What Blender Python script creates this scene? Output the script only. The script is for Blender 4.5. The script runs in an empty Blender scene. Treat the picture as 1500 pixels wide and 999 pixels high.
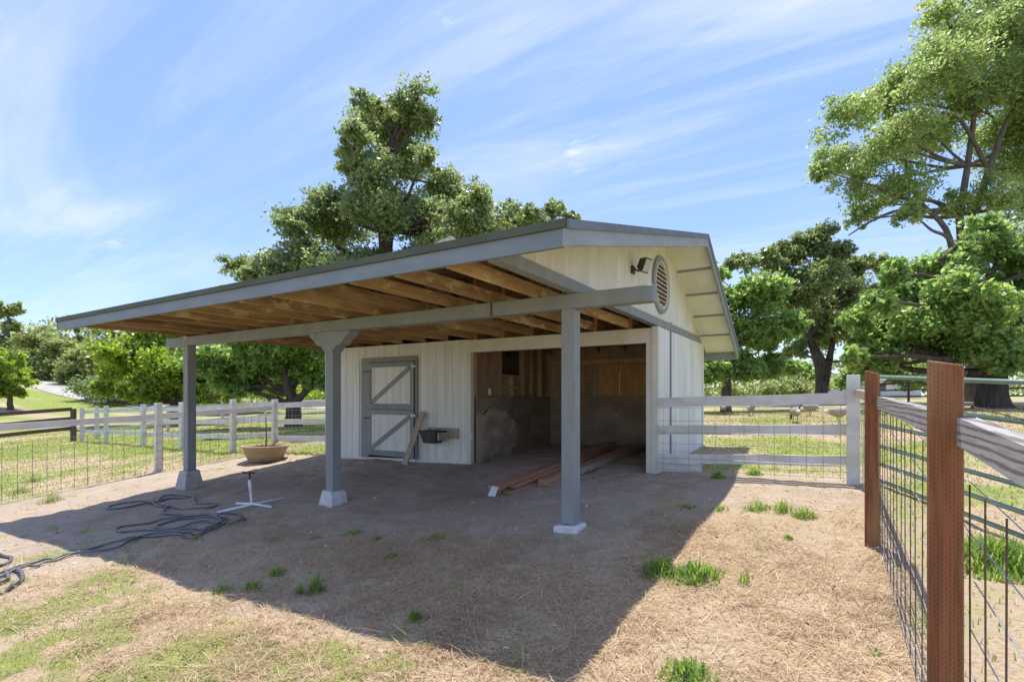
import bpy, bmesh, math, random
import numpy as np
from mathutils import Vector, Matrix, Quaternion
R = math.radians
rng = np.random.default_rng(7)
random.seed(7)
sc = bpy.context.scene
col = sc.collection

# ------------------------------------------------------------------ camera
FPX, HOR = 765.0, 580.0                     # focal length and horizon row of the photograph, in its pixels
CAM = np.array((2.376, -5.065, 1.45))
YAW = math.atan2(0.522, 0.853)
RT = np.array((0.853, 0.522)); FW = np.array((-0.522, 0.853))
cd = bpy.data.cameras.new('camera'); cam = bpy.data.objects.new('camera', cd); col.objects.link(cam)
cd.sensor_width = 36; cd.lens = 36 * FPX / 1500; cd.shift_y = (HOR - 499.5) / 1500
cd.clip_start = 0.05; cd.clip_end = 3000
cam.location = CAM; cam.rotation_euler = (R(90), 0, YAW)
sc.camera = cam

# ------------------------------------------------------------------ sky, sun, exposure
SUN = Vector((0.14, -0.29, -1.0)).normalized()      # the way the light travels
SUN_EL = math.asin(-SUN.z); SUN_ROT = math.atan2(-SUN.x, -SUN.y)
w = bpy.data.worlds.new('World'); sc.world = w; w.use_nodes = True
nt = w.node_tree; nt.nodes.clear(); N = nt.nodes.new; L = nt.links.new
out = N('ShaderNodeOutputWorld'); bg = N('ShaderNodeBackground'); bg.inputs[1].default_value = 0.132
sky = N('ShaderNodeTexSky'); sky.sky_type = 'NISHITA'; sky.sun_disc = False
sky.sun_elevation = SUN_EL; sky.sun_rotation = SUN_ROT
sky.altitude = 100; sky.air_density = 1.0; sky.dust_density = 0.25; sky.ozone_density = 2.0
tc = N('ShaderNodeTexCoord'); sp = N('ShaderNodeSeparateXYZ'); L(tc.outputs['Generated'], sp.inputs[0])
def wm(op, a, b=None, c=None):
    n = N('ShaderNodeMath'); n.operation = op
    for i, v in enumerate((a, b, c)):
        if v is None: continue
        if isinstance(v, (int, float)): n.inputs[i].default_value = v
        else: L(v, n.inputs[i])
    return n.outputs[0]
zc = wm('MAXIMUM', wm('ADD', sp.outputs[2], 0.12), 0.03)
cb = N('ShaderNodeCombineXYZ'); L(wm('DIVIDE', sp.outputs[0], zc), cb.inputs[0]); L(wm('DIVIDE', sp.outputs[1], zc), cb.inputs[1])
def sky_noise(scale, rot, sxy, detail, rough, dist):
    m = N('ShaderNodeMapping'); m.inputs['Rotation'].default_value = (0, 0, R(rot)); m.inputs['Scale'].default_value = (*sxy, 1); m.inputs['Location'].default_value = (3.7, 1.3, 0)
    L(cb.outputs[0], m.inputs[0])
    n = N('ShaderNodeTexNoise'); n.inputs['Scale'].default_value = scale; n.inputs['Detail'].default_value = detail
    n.inputs['Roughness'].default_value = rough; n.inputs['Distortion'].default_value = dist
    L(m.outputs[0], n.inputs['Vector']); return n.outputs['Fac']
def ramp01(x, a, b):
    n = N('ShaderNodeMapRange'); n.interpolation_type = 'SMOOTHSTEP'
    n.inputs[1].default_value = a; n.inputs[2].default_value = b; L(x, n.inputs[0]); return n.outputs[0]
c1 = ramp01(sky_noise(0.9, 22, (0.45, 1.5), 7, 0.6, 0.8), 0.44, 0.66)     # long thin cirrus bands
c2 = ramp01(sky_noise(2.6, 28, (0.3, 2.2), 8, 0.66, 0.5), 0.40, 0.72)      # fine streaks in them
c3 = ramp01(sky_noise(0.55, 0, (1, 1), 3, 0.5, 0.0), 0.32, 0.62)
cl = wm('MULTIPLY', wm('ADD', wm('MULTIPLY', c1, 0.44), wm('MULTIPLY', c2, 0.30)), wm('ADD', wm('MULTIPLY', c3, 0.65), 0.35))
puf = ramp01(sky_noise(1.3, 15, (0.8, 1.6), 6, 0.6, 0.2), 0.645, 0.72)     # a few small puffs
cl = wm('MINIMUM', wm('ADD', wm('ADD', cl, wm('MULTIPLY', puf, 0.75)), 0.03), 0.92)
cl = wm('MULTIPLY', cl, wm('ADD', wm('MULTIPLY', ramp01(sp.outputs[2], 0.02, 0.3), 0.55), 0.45))
hs = N('ShaderNodeHueSaturation'); hs.inputs['Hue'].default_value = 0.52; hs.inputs['Saturation'].default_value = 1.2; hs.inputs['Value'].default_value = 0.84
L(sky.outputs[0], hs.inputs['Color'])
mx = N('ShaderNodeMix'); mx.data_type = 'RGBA'; L(cl, mx.inputs[0]); fl0 = N('ShaderNodeMix'); fl0.data_type = 'RGBA'; fl0.inputs[0].default_value = 0.62; L(hs.outputs[0], fl0.inputs[6]); fl0.inputs[7].default_value = (0.86, 1.34, 2.5, 1); L(fl0.outputs[2], mx.inputs[6]); mx.inputs[7].default_value = (2.5, 2.62, 3.0, 1)
L(mx.outputs[2], bg.inputs[0]); L(bg.outputs[0], out.inputs[0])
sl = bpy.data.lights.new('sun', 'SUN'); so = bpy.data.objects.new('sun', sl); col.objects.link(so)
sl.energy = 2.0; sl.angle = R(0.53); sl.color = (1.0, 0.955, 0.88)
so.rotation_euler = SUN.to_track_quat('-Z', 'Y').to_euler(); so.location = (0, 0, 30)
sc.view_settings.view_transform = 'Standard'; sc.view_settings.look = 'None'
sc.view_settings.exposure = 1.6; sc.view_settings.gamma = 1; sc.view_settings.use_curve_mapping = False
sc.render.engine = 'CYCLES'
sc.cycles.use_denoising = True
try: sc.cycles.denoiser = 'OPENIMAGEDENOISE'
except Exception: pass
sc.cycles.max_bounces = 8; sc.cycles.diffuse_bounces = 5; sc.cycles.transmission_bounces = 4
sc.cycles.sample_clamp_indirect = 6

# ------------------------------------------------------------------ materials
def nmat(name):
    m = bpy.data.materials.new(name); m.use_nodes = True
    m.node_tree.nodes.clear(); return m
class NG:
    def __init__(s, m): s.t = m.node_tree
    def n(s, typ, **kw):
        x = s.t.nodes.new(typ)
        for k, v in kw.items(): setattr(x, k, v)
        return x
    def l(s, a, b): s.t.links.new(a, b)
    def put(s, sock, v):
        if hasattr(v, 'is_linked'): s.l(v, sock)
        else: sock.default_value = v
    def math(s, op, a, b=0.0):
        x = s.n('ShaderNodeMath', operation=op); s.put(x.inputs[0], a); s.put(x.inputs[1], b); return x.outputs[0]
    def mix(s, f, a, b):
        x = s.n('ShaderNodeMix', data_type='RGBA'); s.put(x.inputs[0], f)
        for i, v in ((6, a), (7, b)):
            s.put(x.inputs[i], v if hasattr(v, 'is_linked') else (*v[:3], 1))
        return x.outputs[2]
    def noise(s, vec, scale, detail=5, rough=0.55, dist=0.0):
        x = s.n('ShaderNodeTexNoise'); s.l(vec, x.inputs['Vector']); x.inputs['Scale'].default_value = scale
        x.inputs['Detail'].default_value = detail; x.inputs['Roughness'].default_value = rough; x.inputs['Distortion'].default_value = dist
        return x.outputs['Fac']
    def rng(s, v, a, b, c=0.0, d=1.0):
        x = s.n('ShaderNodeMapRange', interpolation_type='SMOOTHSTEP'); s.l(v, x.inputs[0])
        for i, q in enumerate((a, b, c, d)): x.inputs[i + 1].default_value = q
        return x.outputs[0]
    def finish(s, color, rough=0.8, bump=None, bstr=0.3, bdist=0.01, spec=0.3, metal=0.0):
        p = s.n('ShaderNodeBsdfPrincipled'); o = s.n('ShaderNodeOutputMaterial')
        s.put(p.inputs['Base Color'], color if hasattr(color, 'is_linked') else (*color[:3], 1))
        s.put(p.inputs['Roughness'], rough); p.inputs['Specular IOR Level'].default_value = spec; p.inputs['Metallic'].default_value = metal
        if bump is not None:
            b = s.n('ShaderNodeBump'); b.inputs['Strength'].default_value = bstr; b.inputs['Distance'].default_value = bdist
            s.l(bump, b.inputs['Height']); s.l(b.outputs[0], p.inputs['Normal'])
        s.l(p.outputs[0], o.inputs[0])
def surf(name, c1, c2, scale=(6, 6, 6), wear=None, wcol=(0.2, 0.16, 0.12), wscale=(3, 3, 3), rough=0.75, bstr=0.35, bdist=0.006, rand=0.12, spec=0.25, metal=0.0, detail=6, grain=False):
    """two-tone weathered surface; every object gets its own offset and value"""
    m = nmat(name); g = NG(m)
    t = g.n('ShaderNodeTexCoord'); oi = g.n('ShaderNodeObjectInfo')
    off = g.math('MULTIPLY', oi.outputs['Random'], 57.0)
    def mapped(sv):
        mp = g.n('ShaderNodeMapping'); mp.inputs['Scale'].default_value = sv; g.l(t.outputs['Object'], mp.inputs[0])
        cx = g.n('ShaderNodeCombineXYZ'); g.l(off, cx.inputs[0]); g.l(off, cx.inputs[1]); g.l(off, cx.inputs[2])
        g.l(cx.outputs[0], mp.inputs['Location']); return mp.outputs[0]
    v = mapped(scale)
    n1 = g.noise(v, 1.0, detail, 0.6, 0.6 if grain else 0.0)
    c = g.mix(g.rng(n1, 0.3, 0.7), c1, c2)
    if grain:
        n3 = g.noise(v, 4.0, 4, 0.6, 1.0); c = g.mix(g.math('MULTIPLY', g.rng(n3, 0.45, 0.7), 0.45), c, tuple(x * 0.45 for x in c1))
    if wear:
        n2 = g.noise(mapped(wscale), 1.0, 8, 0.65)
        c = g.mix(g.rng(n2, wear, wear + 0.1), c, wcol)
    hv = g.n('ShaderNodeHueSaturation'); g.l(c, hv.inputs['Color'])
    g.l(g.math('ADD', g.math('MULTIPLY', oi.outputs['Random'], 2 * rand), 1 - rand), hv.inputs['Value'])
    g.finish(hv.outputs[0], rough, n1, bstr, bdist, spec, metal)
    return m
M = {}
M['white'] = surf('white_paint', (0.80, 0.79, 0.74), (0.68, 0.655, 0.58), (7, 7, 0.7), wear=0.66, wcol=(0.46, 0.41, 0.33), wscale=(11, 11, 2.2), rand=0.03, rough=0.6)
M['cream'] = surf('cream_paint', (0.74, 0.72, 0.62), (0.64, 0.61, 0.50), (3, 3, 1.5), wear=0.7, wcol=(0.38, 0.32, 0.22), wscale=(6, 6, 3), rand=0.04, rough=0.6)
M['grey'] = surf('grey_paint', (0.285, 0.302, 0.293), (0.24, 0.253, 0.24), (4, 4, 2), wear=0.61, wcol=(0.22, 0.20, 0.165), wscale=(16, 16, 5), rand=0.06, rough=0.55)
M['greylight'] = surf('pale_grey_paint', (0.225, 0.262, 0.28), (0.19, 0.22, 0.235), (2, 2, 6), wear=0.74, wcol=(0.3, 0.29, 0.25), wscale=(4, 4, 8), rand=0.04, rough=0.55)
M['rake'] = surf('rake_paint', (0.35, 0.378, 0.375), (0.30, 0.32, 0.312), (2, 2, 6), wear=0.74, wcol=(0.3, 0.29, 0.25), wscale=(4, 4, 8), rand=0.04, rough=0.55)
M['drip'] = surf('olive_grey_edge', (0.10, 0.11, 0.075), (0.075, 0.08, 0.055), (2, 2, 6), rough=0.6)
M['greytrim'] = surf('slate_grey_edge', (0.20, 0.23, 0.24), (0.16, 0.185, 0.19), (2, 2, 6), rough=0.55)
M['joist'] = surf('raw_timber', (0.52, 0.36, 0.18), (0.32, 0.18, 0.08), (8, 1.1, 8), wear=0.54, wcol=(0.60, 0.49, 0.28), wscale=(5, 2.2, 5), rand=0.28, grain=True, rough=0.85)
M['stud'] = surf('orange_timber', (0.58, 0.29, 0.10), (0.44, 0.21, 0.07), (9, 9, 1.5), rand=0.15, grain=True, rough=0.85)
M['deck'] = surf('roof_deck_wood', (0.30, 0.19, 0.105), (0.19, 0.11, 0.06), (5, 1.5, 5), rand=0.2, grain=True, rough=0.9)
M['inwood'] = surf('stable_board', (0.40, 0.28, 0.17), (0.25, 0.165, 0.10), (4, 4, 1.0), wear=0.66, wcol=(0.27, 0.22, 0.16), wscale=(3, 3, 2), rand=0.2, grain=True, rough=0.9)
M['instud'] = surf('stable_stud', (0.50, 0.35, 0.20), (0.36, 0.24, 0.13), (7, 7, 1.0), rand=0.2, grain=True, rough=0.9)
M['ply'] = surf('orange_plywood', (0.58, 0.33, 0.13), (0.44, 0.22, 0.08), (3, 3, 1.0), rand=0.1, grain=True, rough=0.85)
M['kick'] = surf('dusty_kick_board', (0.32, 0.24, 0.165), (0.22, 0.16, 0.115), (1.5, 1.5, 3), wear=0.58, wcol=(0.38, 0.31, 0.235), wscale=(2.5, 2.5, 5), rand=0.1, rough=0.95)
M['pale'] = surf('pale_worn_panel', (0.50, 0.42, 0.325), (0.28, 0.215, 0.155), (2.2, 2.2, 3.5), wear=0.56, wcol=(0.34, 0.19, 0.11), wscale=(2.5, 2.5, 2.5), rough=0.95)
M['shingle'] = surf('roof_shingle', (0.20, 0.185, 0.155), (0.12, 0.11, 0.095), (12, 12, 12), rand=0.2, rough=0.95, bstr=0.6)
M['concrete'] = surf('pier_concrete', (0.52, 0.50, 0.46), (0.40, 0.38, 0.34), (8, 8, 8), wear=0.63, wcol=(0.26, 0.21, 0.15), wscale=(7, 7, 7), rough=0.95, bstr=0.5)
M['pierwhite'] = surf('painted_pier', (0.70, 0.70, 0.67), (0.56, 0.55, 0.51), (7, 7, 7), wear=0.64, wcol=(0.30, 0.25, 0.18), wscale=(8, 8, 8), rough=0.9, bstr=0.5)
M['fencewhite'] = surf('weathered_white_paint', (0.72, 0.71, 0.67), (0.58, 0.56, 0.51), (3, 3, 5), wear=0.63, wcol=(0.33, 0.30, 0.25), wscale=(3, 3, 12), rough=0.8, rand=0.05)
M['fencebrown'] = surf('dark_brown_rail', (0.16, 0.105, 0.075), (0.10, 0.07, 0.05), (4, 4, 8), rand=0.1, grain=True)
M['dark'] = surf('black_void', (0.015, 0.012, 0.01), (0.01, 0.01, 0.008))
M['blackmetal'] = surf('bronze_metal', (0.055, 0.05, 0.04), (0.04, 0.035, 0.03), rough=0.45, spec=0.5)
M['lens'] = surf('lamp_glass', (0.42, 0.43, 0.40), (0.36, 0.37, 0.34), rough=0.15, spec=0.6)
M['rubber'] = surf('black_rubber', (0.045, 0.047, 0.05), (0.08, 0.08, 0.08), (9, 9, 9), rough=0.7)
M['hose'] = surf('hose_rubber', (0.085, 0.09, 0.10), (0.16, 0.155, 0.15), (3, 3, 3), rough=0.42, spec=0.5)
M['pvc'] = surf('white_pvc', (0.80, 0.82, 0.83), (0.72, 0.74, 0.75), rough=0.4, spec=0.5)
M['brass'] = surf('dull_brass', (0.16, 0.12, 0.07), (0.10, 0.08, 0.06), rough=0.5, metal=0.6)
M['tan'] = surf('tan_plastic', (0.42, 0.32, 0.20), (0.34, 0.255, 0.16), (3, 3, 8), wear=0.68, wcol=(0.24, 0.18, 0.12), rough=0.7)
M['soil'] = surf('potting_soil', (0.10, 0.07, 0.045), (0.06, 0.045, 0.03), (20, 20, 20), bstr=1, bdist=0.03)
M['lumber'] = surf('red_lumber', (0.52, 0.29, 0.17), (0.38, 0.20, 0.115), (9, 1, 9), wear=0.66, wcol=(0.40, 0.30, 0.22), wscale=(8, 0.8, 8), rand=0.18, grain=True)
M['oldboard'] = surf('old_pale_board', (0.46, 0.37, 0.27), (0.36, 0.29, 0.21), (9, 9, 1.2), rand=0.1, grain=True)
M['paper'] = surf('white_plastic', (0.8, 0.8, 0.8), (0.7, 0.7, 0.72), rough=0.5)
M['galv'] = surf('galvanised_wire', (0.52, 0.52, 0.50), (0.38, 0.37, 0.35), (20, 20, 20), rough=0.45, metal=0.5)
M['rust'] = surf('rusty_wire', (0.17, 0.09, 0.055), (0.10, 0.065, 0.05), (20, 20, 20), rough=0.7)
M['thinwire'] = surf('dull_wire', (0.22, 0.21, 0.19), (0.15, 0.14, 0.13), (10, 10, 10), rough=0.6)
M['gategreen'] = surf('green_enamel', (0.17, 0.255, 0.195), (0.14, 0.215, 0.165), (6, 6, 6), rough=0.38, spec=0.5, wear=0.72, wcol=(0.27, 0.24, 0.2), wscale=(9, 9, 9))
M['bark'] = surf('bark', (0.13, 0.10, 0.075), (0.065, 0.05, 0.04), (6, 6, 1.5), bstr=0.9, bdist=0.04, rough=0.95)
M['barkpale'] = surf('pale_bark', (0.19, 0.16, 0.13), (0.10, 0.085, 0.07), (6, 6, 1.5), bstr=0.9, bdist=0.04, rough=0.95)
M['road'] = surf('pale_gravel_road', (0.42, 0.39, 0.34), (0.33, 0.30, 0.26), (0.8, 0.8, 0.8), rough=0.95)
M['house'] = surf('pale_house_wall', (0.72, 0.72, 0.70), (0.66, 0.66, 0.64), (1, 1, 1), rough=0.7)
M['glass'] = surf('dark_window', (0.05, 0.06, 0.07), (0.04, 0.05, 0.06), rough=0.15, spec=0.6)
M['goose'] = surf('goose_feathers', (0.40, 0.32, 0.24), (0.28, 0.22, 0.17), (14, 14, 14), rand=0.15, rough=0.9)
M['goosedark'] = surf('dark_feathers', (0.05, 0.04, 0.035), (0.03, 0.03, 0.03), rough=0.9)
M['gooserump'] = surf('pale_feathers', (0.66, 0.60, 0.52), (0.55, 0.5, 0.43), rough=0.9)
M['beak'] = surf('orange_horn', (0.35, 0.2, 0.08), (0.25, 0.14, 0.06), rough=0.6)

def redpost():      # preservative-treated post: rows of short dark incisions on reddish timber
    m = nmat('incised_red_timber'); g = NG(m)
    t = g.n('ShaderNodeTexCoord')
    def mp(sv):
        x = g.n('ShaderNodeMapping'); x.inputs['Scale'].default_value = sv; g.l(t.outputs['Object'], x.inputs[0]); return x.outputs[0]
    gr = g.noise(mp((40, 40, 2.2)), 1.0, 6, 0.6, 0.6); big = g.noise(mp((14, 14, 1.0)), 1.0, 3)
    c = g.mix(g.rng(gr, 0.3, 0.7), (0.30, 0.115, 0.05), (0.185, 0.075, 0.036))
    c = g.mix(g.rng(big, 0.42, 0.62), c, (0.33, 0.175, 0.075))
    s = g.n('ShaderNodeSeparateXYZ'); g.l(t.outputs['Object'], s.inputs[0])
    k = g.math('MULTIPLY', g.math('ADD', s.outputs[0], s.outputs[1]), 128.0)
    row = g.math('FLOOR', k); fx = g.math('ABSOLUTE', g.math('SUBTRACT', g.math('FRACT', k), 0.5))
    zz = g.math('ADD', g.math('MULTIPLY', s.outputs[2], 58.0), g.math('ADD', g.math('MULTIPLY', row, 0.37), g.math('MULTIPLY', big, 1.6)))
    fz = g.math('ABSOLUTE', g.math('SUBTRACT', g.math('FRACT', zz), 0.5))
    cut = g.math('MULTIPLY', g.math('LESS_THAN', fx, 0.15), g.math('LESS_THAN', fz, 0.3)); cut = g.math('MULTIPLY', cut, g.rng(g.noise(mp((30, 30, 9)), 1.0, 3), 0.35, 0.6))
    c = g.mix(g.math('MULTIPLY', cut, 0.62), c, (0.06, 0.028, 0.016))
    g.finish(c, 0.8, g.math('SUBTRACT', gr, cut), 0.5, 0.003, 0.25); return m
M['redpost'] = redpost()
def oldrail():      # grey weathered rail with deep dark growth rings
    m = nmat('weathered_grey_rail'); g = NG(m)
    t = g.n('ShaderNodeTexCoord')
    x = g.n('ShaderNodeMapping'); x.inputs['Scale'].default_value = (1, 0.09, 1); g.l(t.outputs['Object'], x.inputs[0])
    wv = g.n('ShaderNodeTexWave'); wv.wave_type = 'RINGS'; wv.rings_direction = 'Y'
    x.inputs['Location'].default_value = (0.16, 0, 0.24)
    wv.inputs['Scale'].default_value = 13; wv.inputs['Distortion'].default_value = 4.0; wv.inputs['Detail'].default_value = 5; wv.inputs['Detail Scale'].default_value = 1.3
    g.l(x.outputs[0], wv.inputs['Vector'])
    f = g.noise(x.outputs[0], 60, 5, 0.6)
    c = g.mix(g.rng(g.math('ADD', wv.outputs['Fac'], g.math('MULTIPLY', g.math('SUBTRACT', f, 0.5), 1.6)), 0.05, 0.55), (0.17, 0.155, 0.14), (0.40, 0.37, 0.34))
    c = g.mix(g.math('MULTIPLY', g.rng(f, 0.5, 0.7), 0.5), c, (0.20, 0.18, 0.17))
    g.finish(c, 0.9, f, 0.3, 0.003, 0.2); return m
M['oldrail'] = oldrail()

def leafmat(name, dark, light, trans=0.45, yellow=None, rough=0.36, spec=0.6):
    m = nmat(name); g = NG(m)
    a = g.n('ShaderNodeAttribute', attribute_name='rnd'); oi = g.n('ShaderNodeObjectInfo')
    c = g.mix(a.outputs['Fac'], dark, light)
    if yellow: c = g.mix(g.rng(a.outputs['Fac'], 0.93, 0.96), c, yellow)
    p = g.n('ShaderNodeBsdfPrincipled'); g.l(c, p.inputs['Base Color']); p.inputs['Roughness'].default_value = rough; p.inputs['Specular IOR Level'].default_value = spec
    tr = g.n('ShaderNodeBsdfTranslucent')
    hv = g.n('ShaderNodeHueSaturation'); hv.inputs['Hue'].default_value = 0.485; hv.inputs['Saturation'].default_value = 1.1; hv.inputs['Value'].default_value = 2.1; g.l(c, hv.inputs['Color']); g.l(hv.outputs[0], tr.inputs[0])
    ms = g.n('ShaderNodeMixShader'); ms.inputs[0].default_value = trans; g.l(p.outputs[0], ms.inputs[1]); g.l(tr.outputs[0], ms.inputs[2])
    o = g.n('ShaderNodeOutputMaterial'); g.l(ms.outputs[0], o.inputs[0]); return m
M['leaf_oak'] = leafmat('oak_leaf', (0.10, 0.14, 0.055), (0.29, 0.36, 0.15), 0.5, (0.22, 0.19, 0.06))
M['leaf_walnut'] = leafmat('walnut_leaf', (0.105, 0.19, 0.055), (0.32, 0.43, 0.145), 0.55)
M['leaf_bright'] = leafmat('bright_leaf', (0.13, 0.20, 0.03), (0.30, 0.40, 0.07), 0.55)
M['leaf_cotton'] = leafmat('cottonwood_leaf', (0.13, 0.19, 0.065), (0.34, 0.43, 0.165), 0.52, (0.34, 0.27, 0.07))
M['leaf_olive'] = leafmat('olive_leaf', (0.13, 0.165, 0.06), (0.32, 0.37, 0.14), 0.5)
M['leaf_weed'] = leafmat('weed_leaf', (0.09, 0.18, 0.04), (0.30, 0.42, 0.10), 0.45, (0.45, 0.38, 0.18), 0.5, 0.3)
M['grass'] = leafmat('lawn_blade', (0.15, 0.22, 0.05), (0.42, 0.44, 0.15), 0.35, None, 0.6, 0.2)
M['clod'] = leafmat('clod_earth', (0.24, 0.18, 0.13), (0.44, 0.35, 0.26), 0.0, None, 0.95, 0.05)
M['straw'] = leafmat('straw_blade', (0.25, 0.165, 0.085), (0.80, 0.66, 0.45), 0.25, None, 0.6, 0.3)

# ------------------------------------------------------------------ mesh helpers
class MB:
    def __init__(s): s.v = []; s.f = []
    def add(s, vs, fs):
        o = len(s.v); s.v += [tuple(map(float, p)) for p in vs]; s.f += [tuple(i + o for i in f) for f in fs]; return s
    def box(s, x0, x1, y0, y1, z0, z1, c=0.0):
        if c <= 0:
            vs = [(x, y, z) for z in (z0, z1) for y in (y0, y1) for x in (x0, x1)]
            return s.add(vs, [(0, 2, 3, 1), (4, 5, 7, 6), (0, 1, 5, 4), (2, 6, 7, 3), (0, 4, 6, 2), (1, 3, 7, 5)])
        b = bmesh.new(); bmesh.ops.create_cube(b, size=1)
        for q in b.verts: q.co = Vector(((x0 + x1) / 2 + q.co.x * (x1 - x0), (y0 + y1) / 2 + q.co.y * (y1 - y0), (z0 + z1) / 2 + q.co.z * (z1 - z0)))
        bmesh.ops.bevel(b, geom=list(b.edges), offset=c, segments=1, affect='EDGES')
        b.verts.index_update(); vs = [q.co[:] for q in b.verts]; fs = [[q.index for q in f.verts] for f in b.faces]; b.free()
        return s.add(vs, fs)
    def bar(s, p0, p1, wd, ht, up=(0, 0, 1)):          # box between two points; wd sideways, ht along up
        p0, p1 = Vector(p0), Vector(p1); d = (p1 - p0).normalized(); sd = d.cross(Vector(up)).normalized(); u = sd.cross(d)
        vs = [p + sd * (a * wd / 2) + u * (b * ht / 2) for p in (p0, p1) for a, b in ((-1, -1), (1, -1), (1, 1), (-1, 1))]
        return s.add(vs, [(3, 2, 1, 0), (4, 5, 6, 7), (0, 1, 5, 4), (1, 2, 6, 5), (2, 3, 7, 6), (3, 0, 4, 7)])
    def prism(s, poly, axis, a, b):                    # polygon in the other two axes, pulled from a to b
        n = len(poly); vs = []
        for t in (a, b):
            for p in poly:
                q = list(p); q.insert(axis, t); vs.append(q)
        fs = [tuple(range(n))[::-1], tuple(range(n, 2 * n))] + [(i, (i + 1) % n, n + (i + 1) % n, n + i) for i in range(n)]
        return s.add(vs, fs)
    def tube(s, path, r, n=8, cap=True):
        path = [Vector(p) for p in path]; rs = r if hasattr(r, '__len__') else [r] * len(path)
        d0 = (path[1] - path[0]).normalized(); ref = Vector((0, 0, 1)) if abs(d0.z) < 0.9 else Vector((1, 0, 0))
        vs = []; 
        for i, p in enumerate(path):
            d = (path[min(i + 1, len(path) - 1)] - path[max(i - 1, 0)]).normalized()
            a = d.cross(ref)
            a = a.normalized() if a.length > 1e-4 else Vector((1, 0, 0)); b = a.cross(d); ref = -b if False else ref
            for k in range(n):
                t = 2 * math.pi * k / n; vs.append(p + (a * math.cos(t) + b * math.sin(t)) * rs[i])
        fs = [(i * n + k, i * n + (k + 1) % n, (i + 1) * n + (k + 1) % n, (i + 1) * n + k) for i in range(len(path) - 1) for k in range(n)]
        if cap: fs += [tuple(range(n))[::-1], tuple(range((len(path) - 1) * n, len(path) * n))]
        return s.add(vs, fs)
    def lathe(s, prof, c, n=24):
        vs = [(c[0] + r * math.cos(2 * math.pi * k / n), c[1] + r * math.sin(2 * math.pi * k / n), c[2] + z) for r, z in prof for k in range(n)]
        return s.add(vs, [(i * n + k, i * n + (k + 1) % n, (i + 1) * n + (k + 1) % n, (i + 1) * n + k) for i in range(len(prof) - 1) for k in range(n)])
WP = {}
def place(o, parent, loc):
    col.objects.link(o); WP[o.name] = np.array(loc, float)
    if parent is not None: o.parent = parent; o.location = np.array(loc, float) - WP[parent.name]
    else: o.location = loc
    return o
def tag(o, label=None, cat=None, group=None, kind=None):
    if label: o['label'] = label
    if cat: o['category'] = cat
    if group: o['group'] = group
    if kind: o['kind'] = kind
    return o
def mk(name, mb, m, parent=None, smooth=False, jit=0.0):
    v = np.array(mb.v); lo, hi = v.min(0), v.max(0); c = np.array(((lo[0] + hi[0]) / 2, (lo[1] + hi[1]) / 2, lo[2]))
    v = v - c
    if jit: v = v + rng.normal(0, jit, v.shape)
    me = bpy.data.meshes.new(name); me.from_pydata(v.tolist(), [], mb.f); me.update()
    b = bmesh.new(); b.from_mesh(me); bmesh.ops.recalc_face_normals(b, faces=b.faces); b.to_mesh(me); b.free()
    if smooth: me.polygons.foreach_set('use_smooth', [True] * len(me.polygons))
    me.materials.append(M[m] if isinstance(m, str) else m)
    return place(bpy.data.objects.new(name, me), parent, c)
def empty(name, loc, label, cat, group=None):
    o = bpy.data.objects.new(name, None); o.empty_display_size = 0.3; place(o, None, loc); return tag(o, label, cat, group)
def npmesh(name, V, faces, m, parent=None, loc=(0, 0, 0), rnd=None, smooth=False):
    """V (n,3), faces (k, 3 or 4) as numpy arrays"""
    me = bpy.data.meshes.new(name); k, s = faces.shape
    me.vertices.add(len(V)); me.vertices.foreach_set('co', (V - np.array(loc)).astype(np.float32).ravel())
    me.loops.add(k * s); me.loops.foreach_set('vertex_index', faces.astype(np.int32).ravel())
    me.polygons.add(k); me.polygons.foreach_set('loop_start', np.arange(0, k * s, s, dtype=np.int32))
    if smooth: me.polygons.foreach_set('use_smooth', np.ones(k, bool))
    me.update(calc_edges=True)
    if rnd is not None:
        for nm, arr in (rnd.items() if isinstance(rnd, dict) else (('rnd', rnd),)):
            at = me.attributes.new(nm, 'FLOAT', 'POINT'); at.data.foreach_set('value', np.asarray(arr, np.float32))
    me.materials.append(M[m] if isinstance(m, str) else m)
    return place(bpy.data.objects.new(name, me), parent, loc)

# ------------------------------------------------------------------ the lie of the land
def vnoise(x, y, s, seed=0):
    x = np.asarray(x, float) / s + 31.7 * seed; y = np.asarray(y, float) / s - 17.3 * seed
    xi, yi = np.floor(x), np.floor(y); fx, fy = x - xi, y - yi; fx = fx * fx * (3 - 2 * fx); fy = fy * fy * (3 - 2 * fy)
    h = lambda a, b: np.modf(np.abs(np.sin(a * 127.1 + b * 311.7 + seed * 74.7) * 43758.5453))[0]
    return (h(xi, yi) * (1 - fx) + h(xi + 1, yi) * fx) * (1 - fy) + (h(xi, yi + 1) * (1 - fx) + h(xi + 1, yi + 1) * fx) * fy
def sstep(a, b, x): t = np.clip((x - a) / (b - a), 0, 1); return t * t * (3 - 2 * t)
HX = np.array([(-900, 14), (-200, 7), (-120, 4.6), (-90, 3.0), (-75, 1.7), (-62, 0.5), (-50, -0.5), (-40, -0.9), (-25, -0.82), (0, 0), (6, 0.19), (20, 0.3), (900, 0.5)])
HY = np.array([(-900, -1), (-9, -0.62), (-5, -0.42), (0, 0), (3, 0.275), (6.3, 0.42), (10, 0.5), (18, 0.68), (30, 0.88), (60, 1.0), (900, 1.6)])
def height(x, y):
    x, y = np.asarray(x, float), np.asarray(y, float); d = 0.5; z = 0
    for k in (-1, 0, 1): z = z + np.interp(x + k * d, HX[:, 0], HX[:, 1]) + np.interp(y + k * d, HY[:, 0], HY[:, 1])
    return z / 3
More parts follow.
